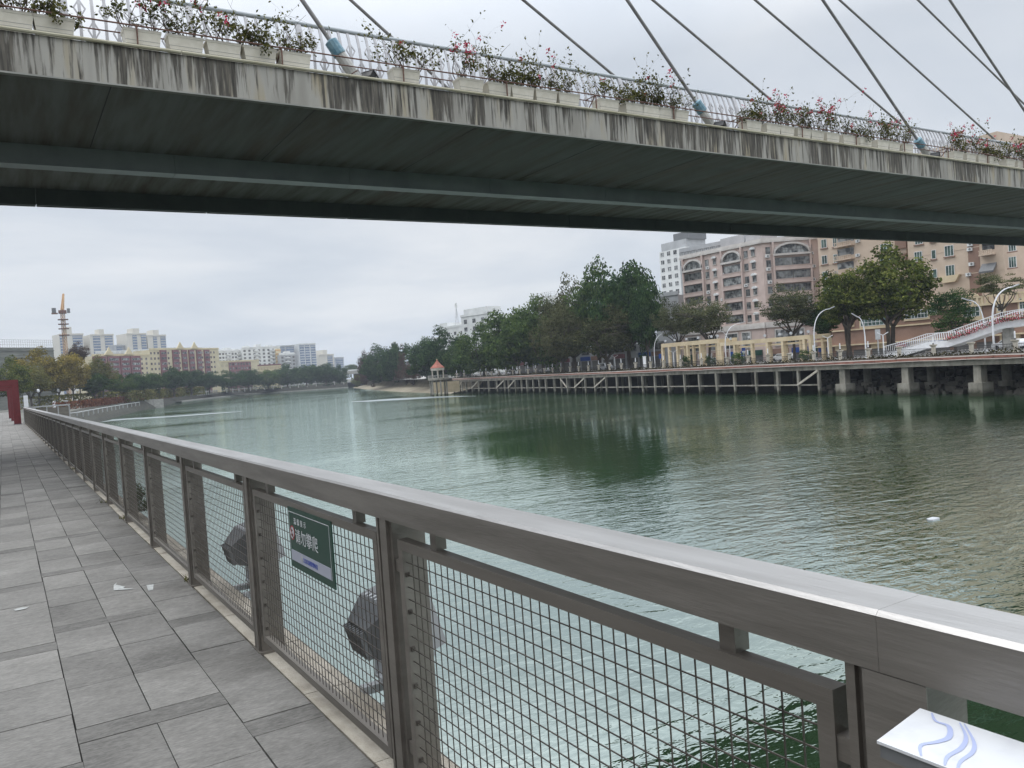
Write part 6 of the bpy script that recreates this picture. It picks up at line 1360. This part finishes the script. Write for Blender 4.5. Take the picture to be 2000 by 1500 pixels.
grid(F, LZ+3, zt-.5, 4, 2, 1.6, 1.5, F.uz(430, 720)[0], ua)
t, F, zt = block('yellow_low_flats', 'second low yellow and maroon building under the orange-edged white flats', 498, 548, 628, 640, 714, 14, M['cream_wall'], LZ); grid(F, LZ+4, zt-.5, 4, 9, 2.2, 1.6, fm='maroon'); parapet(F, zt, 8, M['maroon'])
# white flats
for lb, a, b, d0, d1, y, nu, m_ in [('long white flats right of the tall yellow building', 427, 476, 640, 660, 686, 8, 'white_wall'), ('taller white flats with stacked balconies in the middle of the far bank', 474, 548, 655, 675, 679, 8, 'white_wall'), ('grey-white flats left of the blue tower, with dark window bands', 548, 577, 665, 672, 693, 4, 'grey_wall')]:
    t, F, zt = block('white_flats', lb, a, b, d0, d1, y, 14, M[m_], LZ, 'white flats on the far bank'); parapet(F, zt, 8, M['white_wall']); grid(F, zt-24, zt-.6, 8, nu, 1.8, 1.6, pane=True, limit=64, gm='frame_dark')
    for k in (range(2) if nu == 8 else range(1)):
        u = F.L*(.3+.42*k)
        for i in range(8): mb = MB(); F.box(mb, u, u+4.2, -1.2, -.002, zt-2.9-i*3, zt-2.0-i*3); F.done(mb, 'balcony', M['white_wall'])
    for k in range(3): mb = MB(); u = F.L*(.1+.3*k); F.box(mb, u, u+4, 2, 8, zt+.4, zt+2.0+k % 2); F.done(mb, 'roof_house', M['white_wall'])
    if 'taller' in lb:
        mb = MB(); F.box(mb, F.L-4.5, F.L+.02, -1.4, -.003, LZ, zt-1.5); o = F.done(mb, 'stair_bay', M['cream_wall'])
        for i in range(8): mb = MB(); F.box(mb, F.L-4.7, F.L+.2, -1.6, -1.401, zt-3.3-i*3, zt-2.3-i*3); F.done(mb, 'orange_balcony', M['orange_crane'], o)
# towers
def tower(label, px0, px1, d, ytop, strips, m='tower_wall', crown_=None, grp='distant towers'):
    t, F, zt = block('distant_tower', label, px0, px1, d, d*1.02, ytop, 24, M[m], LZ, grp)
    for a, b in strips:
        ua, ub = F.L*a, F.L*b; mb = MB(); F.box(mb, ua, ub, -.5, -.002, LZ+8, zt-2.2); o = F.done(mb, 'window_strip', M['glass_blue'])
        mb = MB(); z = zt-4
        while z > LZ+10: F.box(mb, ua, ub, -.75, -.501, z, z+.7); z -= 3.1
        F.done(mb, 'floor_band', M[m], o)
    if crown_: mb = MB(); F.box(mb, F.L*crown_[0], F.L*crown_[1], 1, 14, zt, zt+crown_[2]); F.done(mb, 'roof_house', M[m])
    mb = MB(); F.box(mb, -.3, F.L+.3, -.8, -.1, zt-1.2, zt+.4); F.done(mb, 'parapet', M[m])
tower('cream tower with blue glass partly behind the crane mast', 119, 166, 900, 652, [(.55, .95), (.02, .18)], crown_=(.35, .55, 8))
tower('broad cream tower with two blue glass bays, second from the left', 179, 225, 920, 653, [(.12, .42), (.62, .95)], crown_=(.40, .62, 6))
tower('cream tower with narrow blue strips, left one of the close pair', 251, 289, 940, 651, [(.28, .5), (.72, .98)], crown_=(.34, .68, 6))
tower('cream tower with narrow blue strips, right one of the close pair', 291, 327, 960, 654, [(.30, .5), (.70, .98)], crown_=(.34, .66, 6))
tower('small blue-grey tower between the broad tower and the close pair', 228, 252, 930, 674, [(.05, .5)], 'grey_wall')
tower('blue-grey tower just above the grey-white flats, left of the tallest blue one', 541, 576, 980, 675, [(.05, .45), (.55, .97)], 'grey_wall')
tower('tallest blue glass tower near the river end', 585, 618, 1000, 671, [(.04, .30), (.36, .62), (.70, .97)], 'white_wall')
tower('small pale tower left of the tallest blue one', 575, 587, 1060, 690, [(.2, .8)], 'white_wall')
tower('pale stepped tower right of the tallest blue one', 624, 652, 1080, 692, [(.55, .9)], 'tower_wall', crown_=(.3, .6, 6))
tower('faint blue tower farthest right over the far bank trees', 653, 671, 1250, 698, [(.1, .9)], 'grey_wall')
t, F, zt = block('pale_midrise', 'pale mid-rise roofs in front of the broad tower', 188, 300, 640, 660, 684, 14, M['white_wall'], LZ); grid(F, zt-5, zt-.5, 2, 12, 1.8, 1.5)
# building under construction and its crane
t, F, zt = block('scaffolded_building', 'unfinished building wrapped in grey scaffold netting behind the yellowing trees', -70, 106, 330, 372, 679, 30, M['net'], LZ)
mb = MB()
for k in range(40): u = F.L*k/39; mb.bar(F.pt(u, .1, zt), F.pt(u, .1, zt+3.4), .14, .14)
for z in (1.2, 2.4, 3.4): mb.bar(F.pt(0, .1, zt+z), F.pt(F.L, .1, zt+z), .12, .12)
F.done(mb, 'scaffold_poles', M['mid_grey'])
for k in range(7): mb = MB(); z = zt-1.5-k*3.2; F.box(mb, -.1, F.L+.1, -.35, -.002, z, z+.3); F.done(mb, 'netting_band', M['net'])
F2_ = Fac(t, F.pt(F.L, 0, 0), F.pt(F.L, 30, 0))
for k in range(7): mb = MB(); z = zt-1.4-k*3.2; F2_.box(mb, 0, 30, -.3, -.002, z, z+.3); F2_.done(mb, 'netting_band', M['net'])
cb = at(131, 720, 385); cr = thing('tower_crane', 'orange tower crane with a steep jib beside the scaffolded building', 'crane', (cb[0], cb[1], LZ)); cr.rotation_euler = (0, 0, -YAW+.5)
zc = at(129, 612, 385)[2]-LZ; zt_ = at(132, 571, 385)[2]-LZ; mb = MB(); w = 1.0
def lattice(mb, P, Q, w, n, r=.16, w2=None):
    P, Q = Vector(P), Vector(Q); d = (Q-P).normalized(); a = d.orthogonal().normalized(); b = d.cross(a); w2 = w2 or w
    cs = [(s1, s2) for s1, s2 in ((-1,-1),(1,-1),(1,1),(-1,1))]
    def pnt(i, k): t_ = i/n; ww = w+(w2-w)*t_; return P.lerp(Q, t_)+a*cs[k][0]*ww+b*cs[k][1]*ww
    for k in range(4):
        mb.bar(pnt(0, k), pnt(n, k), r*1.6, r*1.6)
        for i in range(n): mb.bar(pnt(i, k), pnt(i+1, (k+1) % 4), r, r); mb.bar(pnt(i, k), pnt(i, (k+1) % 4), r, r)
lattice(mb, (0,0,0), (0,0,zc), .62, 26, .15); mb.build('mast', M['orange_crane'], cr)
for z in (zc*.76, zc*.83, zc*.88, zc*.93): mb = MB(); mb.box(-2.2, 2.2, -2.2, 2.2, z, z+.25); mb.build('mast_platform', M['rust'], cr)
mb = MB(); lattice(mb, (0, 0, zc+1.5), (1.0, 6, zt_), .5, 14, .15, .22); mb.build('jib', M['orange_crane'], cr)
mb = MB(); mb.box(-1.7, 1.7, -1.7, 1.7, zc, zc+1.4); mb.box(-4.6, -2.0, -1.2, 1.2, zc-.2, zc+.3); mb.build('slewing_deck', M['rust'], cr)
mb = MB(); mb.box(-4.4, -2.6, -1.0, 1.0, zc+.35, zc+2.6); mb.build('counterweight', M['dark_grey'], cr); mb = MB(); mb.box(1.9, 3.2, -.8, .8, zc+.2, zc+2.3); mb.build('cab', M['dark_grey'], cr)
# ------------------------------------------------------------------ small things on the ground and in the water
rs = random.Random(3)
def scrap(pts, label, z=WALK+.0015):
    P = [on_z(x, y, z) for x, y in pts]; c = sum(P)/len(P); mb = MB(); n = len(P)
    vs = [(p[0]-c[0], p[1]-c[1], 0) for p in P]+[(p[0]-c[0], p[1]-c[1], .0012) for p in P]; A_ = sum(vs[i][0]*vs[(i+1) % n][1]-vs[(i+1) % n][0]*vs[i][1] for i in range(n))
    order = list(range(n)) if A_ > 0 else list(range(n-1, -1, -1))
    mb.add(vs, [tuple(n+i for i in order)]+[(order[i], order[(i+1) % n], n+order[(i+1) % n], n+order[i]) for i in range(n)])
    o = mb.build('paper_scrap', M['paper']); o.location = (c[0], c[1], z); tag(o, label, 'paper scrap', 'torn paper scraps on the paving')
scrap([(222, 1143), (228, 1138), (226, 1142), (244, 1146), (240, 1149), (262, 1150), (240, 1152), (222, 1153)], 'torn white paper scrap stuck to the paving in the middle of the walkway')
scrap([(286, 1143), (300, 1141), (299, 1152), (290, 1154)], 'faint grey scrap stuck on a paver joint nearer the railing')
scrap([(27, 1191), (40, 1187), (57, 1185), (50, 1189), (30, 1193)], 'thin white scrap on the paving at the left edge')
p = on_z(1822, 1014, .02); mb = MB(); mb.prism([(.28*math.cos(a*.785)*(1+.2*(a % 3)), .16*math.sin(a*.785)*(1+.3*(a % 2))) for a in range(8)], 0, .07); o = mb.build('floating_foam_block', M['foam']); o.location = (p[0], p[1], -.01); tag(o, 'small white foam block floating on the open river', 'foam block')
for i, (x, y) in enumerate([(379, 1133), (248, 1013), (146, 917), (208, 982)]):
    p = on_z(x, y, WALK-.01); r = random.Random(i); mb = MB()
    for k in range(26):
        a = r.uniform(0, 6.28); l = r.uniform(.03, .10); q = Vector((r.gauss(0,.03), r.gauss(0,.03), 0)); e = q+Vector((math.cos(a)*l*.7, math.sin(a)*l*.7, l*r.uniform(.4, 1))); s = Vector((-math.sin(a), math.cos(a), 0))*.005; mb.add([q-s, q+s, e], [(0,1,2)])
    o = mb.build('grass_tuft', L_OLIVE); o.location = (p[0]-.03, p[1], WALK-.003); tag(o, 'tuft of grass at the foot of a railing post, %s from the camera' % nth(i+1), 'grass tuft', 'grass tufts along the railing'); o['kind'] = 'thing'
bu = link('ledge_shrub', crown('bush', L_DARK, 1)); q = on_x(278, 985, 1.40); bu.location = (1.40, q[1], WALK+.2); bu.scale = (.14, .35, .24); tag(bu, 'small dark shrub growing on the quay edge outside the railing', 'shrub')
# ------------------------------------------------------------------ the air
hz = bpy.data.materials.new('haze'); hz.use_nodes = True; nt = hz.node_tree; nt.nodes.clear()
_o = N(nt, 'ShaderNodeOutputMaterial'); _v = N(nt, 'ShaderNodeVolumePrincipled', inp={'Color': (0.80, 0.88, 1.0, 1), 'Density': 0.00022, 'Anisotropy': 0.1})
nt.links.new(_v.outputs[0], _o.inputs['Volume'])
mb = MB(); mb.box(-4200, 4200, -800, 5100, -3.2, 140); tag(mb.build('haze', hz), 'thin pale haze over the river and town', 'haze', kind='stuff')
